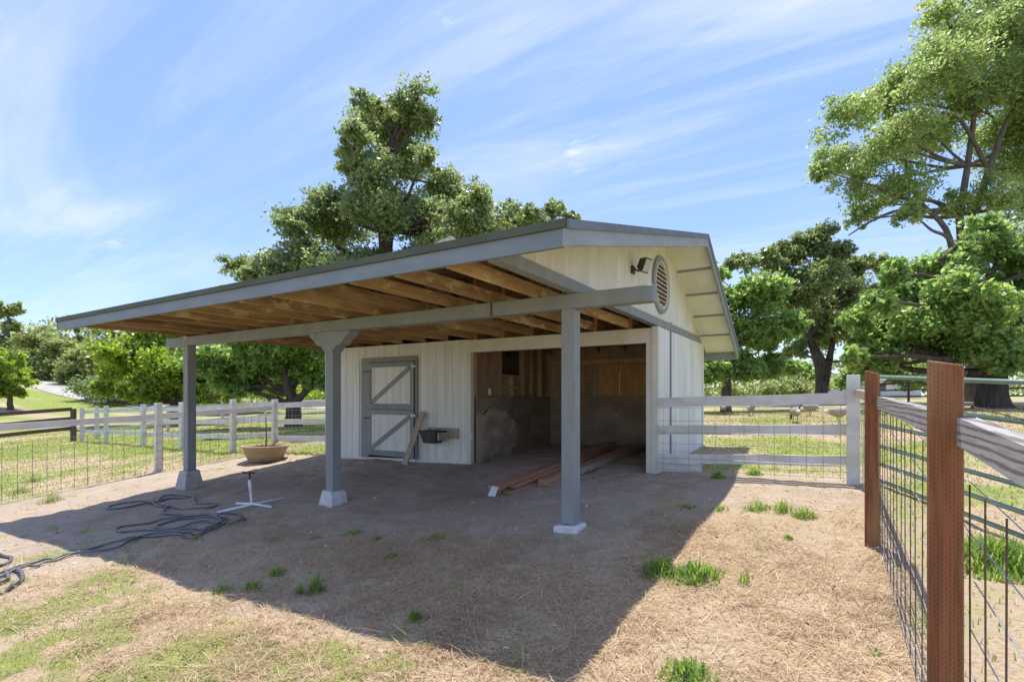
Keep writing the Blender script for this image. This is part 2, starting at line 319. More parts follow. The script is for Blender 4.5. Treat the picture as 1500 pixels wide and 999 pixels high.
def relief(x, y):
    near = np.exp(-((x + 3) ** 2 + (y + 1) ** 2) / 260)
    return ((vnoise(x, y, 0.9, 1) - 0.5) * 0.04 + (vnoise(x, y, 0.33, 2) - 0.5) * 0.028 + (vnoise(x, y, 0.15, 3) - 0.5) * 0.022 - 0.028 * sstep(0.66, 0.8, vnoise(x, y, 0.21, 4)) * sstep(0.35, 0.6, vnoise(x, y, 2.2, 11))) * near
def gz(x, y): return float(height(x, y) + relief(x, y))
def W(px, py, Z):                                     # photo pixel at a depth -> point
    q = CAM[:2] + RT * ((px - 750) / FPX * Z) + FW * Z
    return np.array((q[0], q[1], CAM[2] + (HOR - py) / FPX * Z))
def G(px, py):                                        # photo pixel -> point on the ground
    lo, hi = 1.0, 200.0
    for _ in range(50):
        m = (lo + hi) / 2; p = W(px, py, m)
        if p[2] > height(p[0], p[1]): lo = m
        else: hi = m
    p = W(px, py, lo); return np.array((p[0], p[1], gz(p[0], p[1])))
XL_ = -7.75
def masks(x, y):
    """what grows where: (straw, green) from 0 to 1"""
    n1, n2, n3 = vnoise(x, y, 1.6, 5), vnoise(x, y, 0.6, 6), vnoise(x, y, 4.5, 7)
    nn = n1 * 0.5 + n2 * 0.35 + n3 * 0.15
    stall = (x > XL_) & (x < 0.12) & (y > 2.5) & (y < 6.4)
    pen = np.maximum(sstep(-10.7, -10.2, x) * (1 - sstep(2.75, 3.0, x)) * (1 - sstep(3.0, 3.5, y)), stall)
    porch = sstep(-9.2, -7.6, x + n1) * (1 - sstep(0.3, 1.4, x + n2 * 0.5)) * sstep(-0.9, 0.5, y + (n1 - 0.5) * 1.4)
    straw = np.clip((0.95 - porch) * sstep(-7, -2.2, x + (n1 - .5) * 2), 0.06, 1) * (0.65 + 0.5 * n2)
    straw = straw * (1 - 0.55 * sstep(0.8, 2.6, y)) 
    pt = vnoise(x, y, 0.28, 8) * 0.45 + vnoise(x, y, 0.11, 9) * 0.3 + n2 * 0.25            # fine patches
    za = sstep(-2.45, -2.95, y + (n1 - .5) * 0.5) * (1 - sstep(-0.2, 1.0, x)) * sstep(-4.6, -3.2, x)     # greener strip of the sunny front
    zb = sstep(-1.9, -2.6, y) * (1 - sstep(-3.6, -2.8, x))
    clover = np.exp(-((x + 0.1) ** 2 + ((y + 2.42) * 1.5) ** 2) / 0.16)
    g1 = sstep(0.54, 0.82, pt + 0.275 * za + 0.09 * zb + 0.34 * clover) * 0.9 * (1 - porch) * (1 - 0.5 * sstep(0.6, 1.6, x))
    gl = 0.7 * sstep(-8.8, -9.8, x + n2) * sstep(0.40, 0.7, nn)
    green_pen = np.clip(np.maximum(g1, gl), 0, 1) * (1 - sstep(-8, -7.6, x) * (1 - sstep(0, .3, x)) * sstep(2.2, 2.6, y))
    dist = np.hypot(x + 3, y)
    lawn = np.clip(0.66 + 0.75 * (nn - 0.5) * 2 - 0.20 * sstep(-9, 1, x), 0.04, 1)
    verge = sstep(-11.9, -10.8, x) * (1 - sstep(-10.5, -9.8, x))
    green = pen * green_pen + (1 - pen) * lawn * (1 - 0.3 * verge)
    straw = pen * straw + (1 - pen) * (0.9 - 0.55 * lawn)
    return np.clip(straw, 0, 1), np.clip(green, 0, 1)
def axis(lo, hi, step, far):
    a = list(np.arange(lo, hi, step)); o = []; s = step; x = hi
    while x < far: o.append(x); s = min(s * 1.13, 30); x += s
    p = []; s = step; x = lo
    while x > -far: s = min(s * 1.13, 30); x -= s; p.append(x)
    return np.array(p[::-1] + a + o)
gxs, gys = axis(-13, 4.5, 0.065, 900), axis(-5.5, 7, 0.065, 900)
GX, GY = np.meshgrid(gxs, gys); V = np.stack((GX.ravel(), GY.ravel(), (height(GX, GY) + relief(GX, GY)).ravel()), 1)
nx, ny = len(gxs), len(gys); I = np.arange(nx * ny).reshape(ny, nx)
F = np.stack((I[:-1, :-1].ravel(), I[:-1, 1:].ravel(), I[1:, 1:].ravel(), I[1:, :-1].ravel()), 1)
def groundmat():
    m = nmat('earth_and_turf'); g = NG(m)
    t = g.n('ShaderNodeTexCoord'); v = t.outputs['Object']
    st = g.n('ShaderNodeAttribute', attribute_name='straw').outputs['Fac']; gr = g.n('ShaderNodeAttribute', attribute_name='green').outputs['Fac']
    nb, nm_, nf, nx_ = g.noise(v, 0.9, 5), g.noise(v, 5, 7, 0.65), g.noise(v, 38, 6, 0.7), g.noise(v, 170, 3, 0.7)
    dirt = g.mix(g.rng(nm_, 0.3, 0.7), (0.42, 0.33, 0.24), (0.51, 0.41, 0.31))
    dirt = g.mix(g.math('MULTIPLY', g.rng(nb, 0.45, 0.68), 0.6), dirt, (0.49, 0.41, 0.325))
    dirt = g.mix(g.math('MULTIPLY', g.rng(nf, 0.52, 0.70), 0.55), dirt, (0.22, 0.16, 0.11))
    nl = g.noise(v, 0.35, 4, 0.6, 0.4)
    dirt = g.mix(g.math('MULTIPLY', g.rng(nl, 0.5, 0.66), 0.5), dirt, (0.27, 0.20, 0.14))
    stc = g.mix(g.rng(nf, 0.35, 0.65), (0.36, 0.25, 0.14), (0.58, 0.455, 0.29))
    c = g.mix(g.math('MULTIPLY', g.rng(g.math('ADD', st, g.math('MULTIPLY', g.math('SUBTRACT', nf, 0.5), 1.2)), 0.3, 0.8), 0.85), dirt, stc)
    grn = g.mix(g.rng(nm_, 0.35, 0.68), (0.19, 0.26, 0.055), (0.40, 0.40, 0.12))
    grn = g.mix(g.math('MULTIPLY', g.rng(nf, 0.42, 0.72), 0.7), grn, (0.13, 0.185, 0.04))
    k = g.math('ADD', gr, g.math('MULTIPLY', g.math('SUBTRACT', nf, 0.5), 0.9))
    k = g.math('ADD', k, g.math('MULTIPLY', g.math('SUBTRACT', nm_, 0.5), 0.7))
    c = g.mix(g.rng(k, 0.34, 0.74), c, grn)
    hgt = g.math('ADD', g.math('MULTIPLY', nf, 0.7), g.math('ADD', g.math('MULTIPLY', nx_, 0.3), nm_))
    g.finish(c, 0.97, hgt, 0.75, 0.03, 0.1); return m
ms_, mg_ = masks(V[:, 0], V[:, 1])
tag(npmesh('ground', V, F, groundmat(), rnd={'straw': ms_, 'green': mg_ * (1 - 0.30 * ((V[:, 0] > -10.5) & (V[:, 0] < 2.8) & (V[:, 1] < 3.2)))}, smooth=True), kind='structure')

# pale driveway climbing the rise on the left
def spline(pts, n):
    P = [np.array(p, float) for p in pts]; P = [2 * P[0] - P[1]] + P + [2 * P[-1] - P[-2]]; o = []
    for i in range(1, len(P) - 2):
        for t in np.linspace(0, 1, n, endpoint=False):
            a, b, c, d = P[i - 1], P[i], P[i + 1], P[i + 2]
            o.append(0.5 * ((2 * b) + (c - a) * t + (2 * a - 5 * b + 4 * c - d) * t * t + (3 * b - a - 3 * c + d) * t ** 3))
    o.append(P[-2]); return o
def strip(name, pts, wd, m, lift=0.03):
    sp_ = spline(pts, 14); vs = []; fs = []
    for i, p in enumerate(sp_):
        d = (sp_[min(i + 1, len(sp_) - 1)] - sp_[max(i - 1, 0)])[:2]; d = d / np.linalg.norm(d); s_ = np.array((-d[1], d[0]))
        for k in (-1, -0.5, 0, 0.5, 1):
            q = p[:2] + s_ * wd / 2 * k; vs.append((q[0], q[1], gz(q[0], q[1]) + lift + 0.1 * (1 - abs(k))))
    for i in range(len(sp_) - 1):
        for k in range(4): fs.append((i * 5 + k, i * 5 + k + 1, i * 5 + 6 + k, i * 5 + 5 + k))
    mb = MB().add(vs, fs); return mk(name, mb, m)
road = [W(-60, 570, 95), W(26, 574, 84), W(62, 580, 66), W(130, 590, 55), W(230, 600, 50), W(340, 600, 52), W(520, 600, 58)]
tag(strip('driveway', road, 4.2, 'road', 0.05), kind='structure')

# ------------------------------------------------------------------ barn
XL, XR = -7.70, 0.08                  # end walls (outer faces)
YW, YB = 3.07, 6.36                   # front wall, back wall
YE, YRG, YBE = -1.56, 3.53, 6.67      # eave, ridge, back eave
RXL, RXR = -8.68, 0.70                # rake edges
ZB = 2.54                             # top of porch beam = underside of joists
def rz(y):                            # top of the roof
    return 2.76 + (4.0 - 2.76) * (y - YE) / (YRG - YE) if y <= YRG else 4.0 - (4.0 - 2.45) * (y - YRG) / (YBE - YRG)
barn = empty('barn', ((XL + XR) / 2, (YW + YB) / 2, gz((XL + XR) / 2, YW)), 'white open-front horse barn with grey trim and a deep timber porch roof', 'barn')
# porch posts, piers, beam
for (a, b) in ((-0.104, 0.050), (-3.907, -3.752), (-7.855, -7.70)):
    mk('post', MB().box(a, b, 0.0, 0.155, 0.08, 2.38, 0.006), 'grey', barn)
for (xc, zt, zb, wt, wb, m) in ((-0.027, 0.082, -0.10, 0.25, 0.29, 'pierwhite'), (-3.83, 0.10, -0.26, 0.205, 0.345, 'pierwhite'), (-7.78, 0.095, -0.42, 0.21, 0.40, 'concrete')):
    b = MB(); yc = 0.078; vs = []
    zt = 0.0805
    for z, hw in ((zb, wb / 2), (zt - 0.02, wt / 2 + 0.012), (zt, wt / 2)):
        vs += [(xc - hw, yc - hw, z), (xc + hw, yc - hw, z), (xc + hw, yc + hw, z), (xc - hw, yc + hw, z)]
    b.add(vs, [(i * 4 + k, i * 4 + (k + 1) % 4, i * 4 + 4 + (k + 1) % 4, i * 4 + 4 + k) for i in range(2) for k in range(4)] + [(0, 3, 2, 1), (8, 9, 10, 11)])
    mk('pier', b, m, barn, jit=0.006)
mk('porch_beam', MB().box(-8.50, 0.89, -0.001, 0.15, 2.381, ZB, 0.006), 'grey', barn)
gx = -3.83
prof = [(gx - 0.43, 2.378), (gx + 0.43, 2.378), (gx + 0.42, 2.33), (gx + 0.33, 2.27), (gx + 0.25, 2.19), (gx + 0.16, 2.17), (gx + 0.0785, 2.09), (gx - 0.0785, 2.09), (gx - 0.16, 2.17), (gx - 0.25, 2.19), (gx - 0.33, 2.27), (gx - 0.42, 2.33)]
mk('gusset', MB().prism(prof, 1, -0.012, 0.165), 'grey', barn)
for bx_, bz_ in ((gx - 0.3, 2.33), (gx + 0.3, 2.33), (gx - 0.04, 2.2), (gx + 0.04, 2.14), (-0.06, 2.43), (0.01, 2.49), (-7.80, 2.43), (-7.74, 2.49), (-3.86, 2.46), (-3.79, 2.5)):
    yb0 = -0.012 if bz_ < 2.38 else -0.001
    mk('bolt', MB().tube([(bx_, yb0, bz_), (bx_, yb0 - 0.012, bz_)], 0.011, 6), 'galv', barn)
mk('beam_seam', MB().box(-1.02, -0.99, -0.004, -0.0012, 2.383, ZB - 0.004), 'drip', barn)  # thin dark strip added to draw the seam of a beam joint
# roof deck with soffit, shingle courses, fascia
JX = [-0.42 - 0.61 * k for k in range(13)]
deck = MB()
for (ya, yb) in ((YE, YRG), (YRG, YBE)):
    deck.add([(x, y, rz(y) - 0.075 + dz) for dz in (0, 0.02) for x, y in ((RXL + .02, ya + .01), (RXR - .02, ya + .01), (RXR - .02, yb - .01), (RXL + .02, yb - .01))],
             [(0, 3, 2, 1), (4, 5, 6, 7), (0, 1, 5, 4), (1, 2, 6, 5), (2, 3, 7, 6), (3, 0, 4, 7)])
roof = mk('roof', deck, 'deck', barn)
for (ya, yb, n) in ((YE - 0.03, YRG, 36), (YBE + 0.03, YRG, 24)):
    for i in range(n):
        t0, t1 = i / n, (i + 1.25) / n
        y0, y1 = ya + (yb - ya) * t0, ya + (yb - ya) * min(t1, 1.0)
        zz = lambda y: rz(min(max(y, YE), YBE)) - 0.05
        vs = []; fs = []; nseg = 40
        for k in range(nseg + 1):
            x = RXL - 0.015 + (RXR - RXL + 0.03) * k / nseg; j = random.uniform(-0.006, 0.008)
            vs += [(x, y0 + j * 1.5, zz(y0) + 0.004), (x, y0 + j * 1.5, zz(y0) + 0.034 + j), (x, y1, zz(y1) + 0.012)]
        for k in range(nseg): fs += [(3 * k, 3 * k + 3, 3 * k + 4, 3 * k + 1), (3 * k + 1, 3 * k + 4, 3 * k + 5, 3 * k + 2)]
        fs += [(0, 1, 2), (3 * nseg, 3 * nseg + 2, 3 * nseg + 1)]
        mk('shingle_course', MB().add(vs, fs), 'shingle', roof)
for k in range(26):
    x = RXL + (RXR - RXL) * k / 26
    mk('ridge_cap', MB().add([(x - 0.02, YRG - 0.13, rz(YRG) - 0.035), (x + 0.38, YRG - 0.13, rz(YRG) - 0.045), (x + 0.38, YRG, rz(YRG) - 0.005), (x - 0.02, YRG, rz(YRG) + 0.012), (x + 0.38, YRG + 0.13, rz(YRG) - 0.07), (x - 0.02, YRG + 0.13, rz(YRG) - 0.06)],
       [(0, 1, 2, 3), (3, 2, 4, 5)]), 'shingle', roof)
cx_ = -4.38
cup = mk('cupola', MB().box(cx_ - 0.32, cx_ + 0.32, YRG - 0.32, YRG + 0.32, 3.7, 4.42), 'white', barn)
hw_ = 0.48; mk('cupola_roof', MB().add([(cx_ - hw_, YRG - hw_, 4.42), (cx_ + hw_, YRG - hw_, 4.42), (cx_ + hw_, YRG + hw_, 4.42), (cx_ - hw_, YRG + hw_, 4.42), (cx_, YRG, 4.78)], [(0, 3, 2, 1), (0, 1, 4), (1, 2, 4), (2, 3, 4), (3, 0, 4)]), 'shingle', cup)
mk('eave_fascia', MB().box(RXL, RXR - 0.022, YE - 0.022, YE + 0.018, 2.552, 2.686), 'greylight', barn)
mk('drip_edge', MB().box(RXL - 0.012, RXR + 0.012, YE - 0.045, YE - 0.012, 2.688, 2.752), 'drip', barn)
mk('back_fascia', MB().box(RXL, RXR - 0.022, YBE - 0.018, YBE + 0.022, 2.21, 2.40), 'grey', barn)
for (xa, xb) in ((RXR - 0.02, RXR + 0.018), (RXL - 0.018, RXL + 0.02)):
    so_ = 0.032 if xb > 0 else -0.032
    for (p, q, nm) in ((YE - 0.022, YRG, 'front_rake'), (YRG, YBE + 0.022, 'back_rake')):
        f = lambda y, d: (y, rz(min(max(y, YE), YBE)) - d)
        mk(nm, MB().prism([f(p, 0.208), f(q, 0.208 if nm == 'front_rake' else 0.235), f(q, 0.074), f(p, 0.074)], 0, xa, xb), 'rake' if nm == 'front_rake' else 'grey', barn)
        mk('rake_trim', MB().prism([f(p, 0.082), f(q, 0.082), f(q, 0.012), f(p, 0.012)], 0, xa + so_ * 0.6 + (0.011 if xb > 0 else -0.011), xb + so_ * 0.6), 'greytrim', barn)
# soffit panels and painted shadow-gap strips in the rake overhang on the gable side
for (ya, yb, n) in ((YE + 0.03, YRG, 7), (YRG, YBE - 0.02, 5)):
    for i in range(n):
        y0, y1 = ya + (yb - ya) * i / n + 0.012, ya + (yb - ya) * (i + 1) / n - 0.012
        mk('soffit_panel', MB().prism([(y0, rz(y0) - 0.092), (y1, rz(y1) - 0.092), (y1, rz(y1) - 0.078), (y0, rz(y0) - 0.078)], 0, XR + 0.001, RXR - 0.021), 'cream', roof)
        if i: mk('shadow_gap_strip', MB().prism([(y0 - 0.04, rz(y0 - .04) - 0.112), (y0 - 0.002, rz(y0 - .002) - 0.112), (y0 - 0.002, rz(y0 - .002) - 0.079), (y0 - 0.04, rz(y0 - .04) - 0.079)], 0, XR + 0.001, RXR - 0.021), 'grey', roof)  # grey strip standing in for the dark shadow gap between two panels
# trusses: level joists, sloping rafters, short studs over the wall
for k, x in enumerate(JX):
    xx = x + random.uniform(-0.02, 0.02); up = random.uniform(0, 0.004)
    ye = 6.2 if x > -3.4 else YW - 0.002
    dtop = 0.135
    mk('joist', MB().prism([(YE + 0.02, ZB + 0.001 + up), (ye, ZB + 0.001 + up), (ye, ZB + dtop), (YE + 0.02, ZB + min(dtop, rz(YE) - ZB - 0.085))], 0, xx - 0.02, xx + 0.02), 'joist', barn)
    mk('rafter', MB().prism([(YE + 0.25, rz(YE + .25) - 0.20 + 0.03), (YRG - 0.01, rz(YRG) - 0.20), (YRG - 0.01, rz(YRG) - 0.077), (YE + 0.25, rz(YE + .25) - 0.077)], 0, xx + 0.0205, xx + 0.0605), 'deck', barn)
    mk('rafter', MB().prism([(YRG + 0.01, rz(YRG) - 0.20), (YBE - 0.05, rz(YBE - .05) - 0.19), (YBE - 0.05, rz(YBE - .05) - 0.077), (YRG + 0.01, rz(YRG) - 0.077)], 0, xx + 0.0205, xx + 0.0605), 'deck', barn)
    if x > -3.5: mk('cripple_stud', MB().box(xx + 0.024, xx + 0.064, YW + 0.005, YW + 0.095, 2.522, rz(YW) - 0.19), 'stud', barn)
for k in range(7):
    y = 3.25 + k * 0.42
    mk('purlin', MB().box(RXL + 0.3, XR - 0.06, y, y + 0.035, rz(y + .02) - 0.16, rz(y + .02) - 0.09), 'deck', barn)
# gable wall: boards over the whole end, grey band along their foot, round louvre
gable = mk('gable', MB().prism([(YE + 0.06, 2.556), (YB, 2.556), (YB, rz(YB) - 0.09), (YRG, rz(YRG) - 0.09), (YE + 0.06, rz(YE + .06) - 0.09)], 0, XR - 0.05, XR - 0.022), 'cream', barn)
y = YE + 0.06
while y < YB - 0.02:
    y1 = min(y + 0.302, YB); ps = [(y + 0.002, 2.6), (y1 - 0.002, 2.6), (y1 - 0.002, rz(y1) - 0.094)]
    if y < YRG < y1: ps.append((YRG, rz(YRG) - 0.094))
    ps.append((y + 0.002, rz(y) - 0.094))
    mk('board', MB().prism(ps, 0, XR - 0.022, XR - 0.006), 'cream', gable); y = y1
mk('gable_band', MB().box(XR - 0.10, XR + 0.012, YE + 0.03, YB + 0.01, ZB + 0.001, ZB + 0.115), 'grey', barn)
mk('band_soffit', MB().box(XR - 0.098, XR + 0.008, YE + 0.03, YW - 0.01, ZB - 0.006, ZB + 0.0005), 'cream', barn) if False else None
mk('rake_board', MB().prism([(YRG, rz(YRG) - 0.16), (YB + 0.01, rz(YB) - 0.16), (YB + 0.01, rz(YB) - 0.094), (YRG, rz(YRG) - 0.094)], 0, XR - 0.005, XR + 0.014), 'cream', barn)
VY, VZ, VR = 3.16, 3.19, 0.45
ring = MB(); n = 40; vs = []
for x in (XR - 0.006, XR + 0.03):
    for rr in (VR * 0.80, VR):
        vs += [(x, VY + rr * math.cos(2 * math.pi * k / n), VZ + rr * math.sin(2 * math.pi * k / n)) for k in range(n)]
fs = []
for a, b in ((2, 3), (1, 3), (0, 2), (0, 1)):
    fs += [(a * n + k, a * n + (k + 1) % n, b * n + (k + 1) % n, b * n + k) for k in range(n)]
vent = mk('vent', ring.add(vs, fs), 'grey', barn)
mk('backing', MB().prism([(VY + VR * 0.79 * math.cos(2 * math.pi * k / n), VZ + VR * 0.79 * math.sin(2 * math.pi * k / n)) for k in range(n)], 0, XR - 0.0055, XR - 0.002), 'fencebrown', vent)
rin = MB(); vs = []
for x in (XR + 0.002, XR + 0.036):
    for rr in (VR * 0.77, VR * 0.82):
        vs += [(x, VY + rr * math.cos(2 * math.pi * k / n), VZ + rr * math.sin(2 * math.pi * k / n)) for k in range(n)]
mk('inner_ring', rin.add(vs, fs), 'cream', vent)
for k in range(10):
    z = VZ + VR * 0.78 * (-0.88 + 1.76 * k / 9); hw = math.sqrt(max((VR * 0.765) ** 2 - (z - VZ) ** 2, 0.0004))
    mk('slat', MB().bar((XR + 0.016, VY - hw, z), (XR + 0.016, VY + hw, z), 0.030, 0.011, (0.75, 0, 1)), 'cream', vent)
# front wall: vertical boards, stable door, opening
OX0, OX1 = -3.52, -0.115
fw = mk('front_wall', MB().box(XL, OX0 - 0.03, YW + 0.02, YW + 0.10, -0.3, ZB - 0.002), 'cream', barn)
DX0, DX1, DZ0, DZ1 = -6.50, -4.87, 0.14, 2.28
x = XL + 0.10
while x < OX0 - 0.14:
    x1 = min(x + 0.2015, OX0 - 0.10); inside = x + 0.1 > DX0 and x1 - 0.1 < DX1
    z0 = DZ1 - 0.03 if inside else (0.02 + 0.03 * (x + 7.7))
    mk('board', MB().box(x + 0.0035, x1 - 0.0035, YW + 0.003 + random.uniform(0, .003), YW + 0.019, z0, ZB - 0.004), 'white', fw); x = x1
mk('backing', MB().box(DX0 + .01, DX1 - .01, YW + 0.012, YW + 0.0195, 0.0, DZ1 - .01), 'dark', fw)
mk('sill_board', MB().prism([(XL, -0.25), (OX0 - 0.1, -0.15), (OX0 - 0.1, 0.19), (XL, 0.075)], 1, YW - 0.012, YW + 0.0025), 'white', barn)
mk('corner_board', MB().box(XL - 0.01, XL + 0.098, YW - 0.012, YW + 0.019, -0.2, ZB - 0.004), 'white', barn)
dfr = mk('door_frame', MB().box(DX0, DX0 + 0.21, YW - 0.02, YW + 0.002, 0.10, DZ1).box(DX1 - 0.06, DX1, YW - 0.02, YW + 0.002, 0.13, DZ1).box(DX0 + 0.21, DX1 - 0.06, YW - 0.02, YW + 0.002, DZ1 - 0.10, DZ1), 'grey', barn)
LX0, LX1 = DX0 + 0.225, DX1 - 0.07
for (z0, z1) in ((0.17, 1.155), (1.165, DZ1 - 0.115)):
    d = mk('door_leaf', MB().box(LX0 + .01, LX1 - .01, YW - 0.012, YW - 0.004, z0 + .01, z1 - .01), 'dark', barn)
    nb = 7
    for k in range(nb):
        a, b = LX0 + 0.02 + (LX1 - LX0 - 0.04) * k / nb, LX0 + 0.02 + (LX1 - LX0 - 0.04) * (k + 1) / nb
        mk('board', MB().box(a + 0.003, b - 0.003, YW - 0.03, YW - 0.0125, z0 + 0.02, z1 - 0.02), 'white', d)
    sw = 0.095
    mk('stile', MB().box(LX0, LX0 + sw, YW - 0.052, YW - 0.031, z0, z1), 'grey', d); mk('stile', MB().box(LX1 - sw, LX1, YW - 0.052, YW - 0.031, z0, z1), 'grey', d)
    mk('rail', MB().box(LX0 + sw, LX1 - sw, YW - 0.052, YW - 0.031, z0, z0 + 0.12), 'grey', d); mk('rail', MB().box(LX0 + sw, LX1 - sw, YW - 0.052, YW - 0.031, z1 - 0.10, z1), 'grey', d)
    mk('brace', MB().bar((LX0 + sw + 0.02, YW - 0.0405, z0 + 0.15), (LX1 - sw - 0.02, YW - 0.0405, z1 - 0.13), 0.0205, 0.09, (0, 0, 1)), 'grey', d)
    mk('hinge', MB().box(LX0 - 0.12, LX0 + 0.1, YW - 0.06, YW - 0.0525, z1 - 0.2, z1 - 0.17), 'blackmetal', d)
    mk('latch', MB().box(LX1 - 0.07, LX1 + 0.06, YW - 0.064, YW - 0.0525, z1 - 0.13, z1 - 0.08), 'galv', d)
mk('header', MB().box(OX0 - 0.12, OX1 + 0.10, YW - 0.018, YW + 0.09, 2.285, 2.52, 0.004), 'cream', barn)
mk('jamb', MB().box(OX0 - 0.10, OX0, YW - 0.016, YW + 0.10, -0.05, 2.283, 0.004), 'cream', barn)
mk('jamb', MB().box(OX1, OX1 + 0.095, YW - 0.03, YW + 0.10, 0.05, 2.283, 0.004), 'cream', barn)
mk('corner_post', MB().box(XR - 0.1, XR + 0.004, YW - 0.045, YW + 0.06, 0.05, ZB - 0.002, 0.004), 'cream', barn)
# right end wall of boards, with a grey batten
sw_ = mk('side_wall', MB().box(XR - 0.05, XR - 0.022, YW + 0.06, YB, -0.1, ZB - 0.002), 'white', barn)
y = YW + 0.062
while y < YB - 0.02:
    y1 = min(y + 0.302, YB); mk('board', MB().box(XR - 0.0215, XR - 0.005, y + 0.0018, y1 - 0.0018, 0.18, ZB - 0.003), 'white', sw_); y = y1
mk('batten', MB().box(XR - 0.0045, XR + 0.016, YW + 0.66, YW + 0.71, 0.2, ZB + 0.13), 'grey', barn)
mk('corner_board', MB().box(XR - 0.0045, XR + 0.012, YB - 0.07, YB + 0.012, 0.2, ZB - 0.002), 'white', barn)
mk('left_wall', MB().box(XL + 0.002, XL + 0.06, YW + 0.12, YB, -0.3, ZB + 0.1), 'white', barn)
SLX = -1.73
mk('left_lining', MB().box(XL + 0.062, XL + 0.08, YW + 0.12, YB - 0.04, -0.3, 3.0), 'inwood', barn)
mk('inner_lining', MB().box(XL + 0.09, -3.62, YB - 0.06, YB - 0.035, -0.2, 3.0), 'inwood', barn)
mk('back_wall', MB().box(XL, SLX - 0.012, YB - 0.03, YB - 0.002, -0.2, ZB + 0.1).box(SLX + 0.012, XR - 0.052, YB - 0.03, YB - 0.002, -0.2, ZB + 0.1).box(SLX - 0.012, SLX + 0.012, YB - 0.03, YB - 0.002, -0.2, 1.47).box(SLX - 0.012, SLX + 0.012, YB - 0.03, YB - 0.002, 1.98, ZB + 0.1), 'white', barn)
# inside the open stall: partition on the left, back lining, right lining
PX = -3.50
part = mk('partition', MB().box(PX - 0.10, PX - 0.085, YW + 0.11, YB - 0.032, -0.1, 1.88).box(PX - 0.10, PX - 0.085, YW + 0.11, 4.22, 1.881, 3.4).box(PX - 0.10, PX - 0.085, 5.0, YB - 0.032, 1.881, 3.4), 'inwood', barn)
for y in (3.2, 3.55, 4.10, 5.04, 5.45, 5.85):
    mk('stud', MB().box(PX - 0.084, PX - 0.002, y, y + 0.045, 1.44, 2.9), 'instud', part)
for (z, a, b) in ((1.86, 4.145, 5.04), (1.62, 4.145, 5.04), (2.44, 4.145, 5.04)):
    mk('stud', MB().box(PX - 0.084, PX - 0.004, a, b, z, z + 0.04), 'instud', part)
mk('stud', MB().box(PX - 0.084, PX - 0.006, 4.57, 4.615, 1.44, 1.858), 'instud', part)
yy = [YW + 0.115, 4.35, 5.35, YB - 0.045]
for k in range(3): mk('kick_panel', MB().box(PX, PX + 0.018, yy[k] + 0.003, yy[k + 1] - 0.003, -0.05, 1.43 + 0.01 * (k % 2)), 'kick', part)
worn = [(YW + 0.12, 0.05), (4.15, 0.1), (4.5, 0.16), (4.68, 0.5), (4.72, 0.75), (4.55, 0.98), (4.2, 1.14), (3.9, 1.18), (3.5, 1.16), (YW + 0.12, 1.10)]
wr = []
for k in range(len(worn)):
    a_, b_ = np.array(worn[k]), np.array(worn[(k + 1) % len(worn)])
    for t_ in np.linspace(0, 1, 7, endpoint=False): wr.append(tuple(a_ + (b_ - a_) * t_ + (rng.normal(0, 0.04, 2) if 0 < k < len(worn) - 1 else 0)))
mk('worn_patch', MB().prism(wr, 0, PX + 0.0185, PX + 0.021), 'pale', part)
mk('outlet_box', MB().box(PX + 0.0, PX + 0.03, 3.62, 3.69, 1.47, 1.60), 'paper', part)
mk('outlet_box', MB().box(OX0 + 0.001, OX0 + 0.02, YW + 0.0, YW + 0.06, 0.62, 0.74), 'paper', part)
bl = mk('back_lining', MB().box(PX - 0.084, SLX - 0.012, YB - 0.075, YB - 0.06, -0.1, 3.0).box(SLX + 0.012, XR - 0.06, YB - 0.075, YB - 0.06, -0.1, 3.0).box(SLX - 0.012, SLX + 0.012, YB - 0.075, YB - 0.06, -0.1, 1.47).box(SLX - 0.012, SLX + 0.012, YB - 0.075, YB - 0.06, 1.98, 3.0), 'inwood', barn)
for k, (a, b) in enumerate(((PX + 0.03, -2.3), (-2.3, -1.1), (-1.1, XR - 0.07))):
    mk('kick_panel', MB().box(a + 0.003, b - 0.003, YB - 0.11, YB - 0.092, -0.05, 1.43 + 0.006 * k), 'kick', bl)
for x in (-3.1, -2.62, -2.3): mk('stud', MB().box(x, x + 0.045, YB - 0.09, YB - 0.0755, 1.44, 2.9), 'instud', bl)
for (a, b) in ((-2.20, SLX - 0.014), (SLX + 0.014, -1.05)):
    mk('panel', MB().box(a, b, YB - 0.085, YB - 0.0755, 1.47, 2.16), 'ply', bl)
mk('plate', MB().box(PX + 0.03, XR - 0.07, YB - 0.12, YB - 0.0755, 2.20, 2.29), 'instud', bl)
rl = mk('right_lining', MB().box(XR - 0.085, XR - 0.055, YW + 0.11, YB - 0.08, -0.05, 2.53), 'inwood', barn)
for y in (3.6, 4.2, 4.8, 5.4): mk('stud', MB().box(XR - 0.17, XR - 0.087, y, y + 0.045, 1.4, 2.5), 'instud', rl)

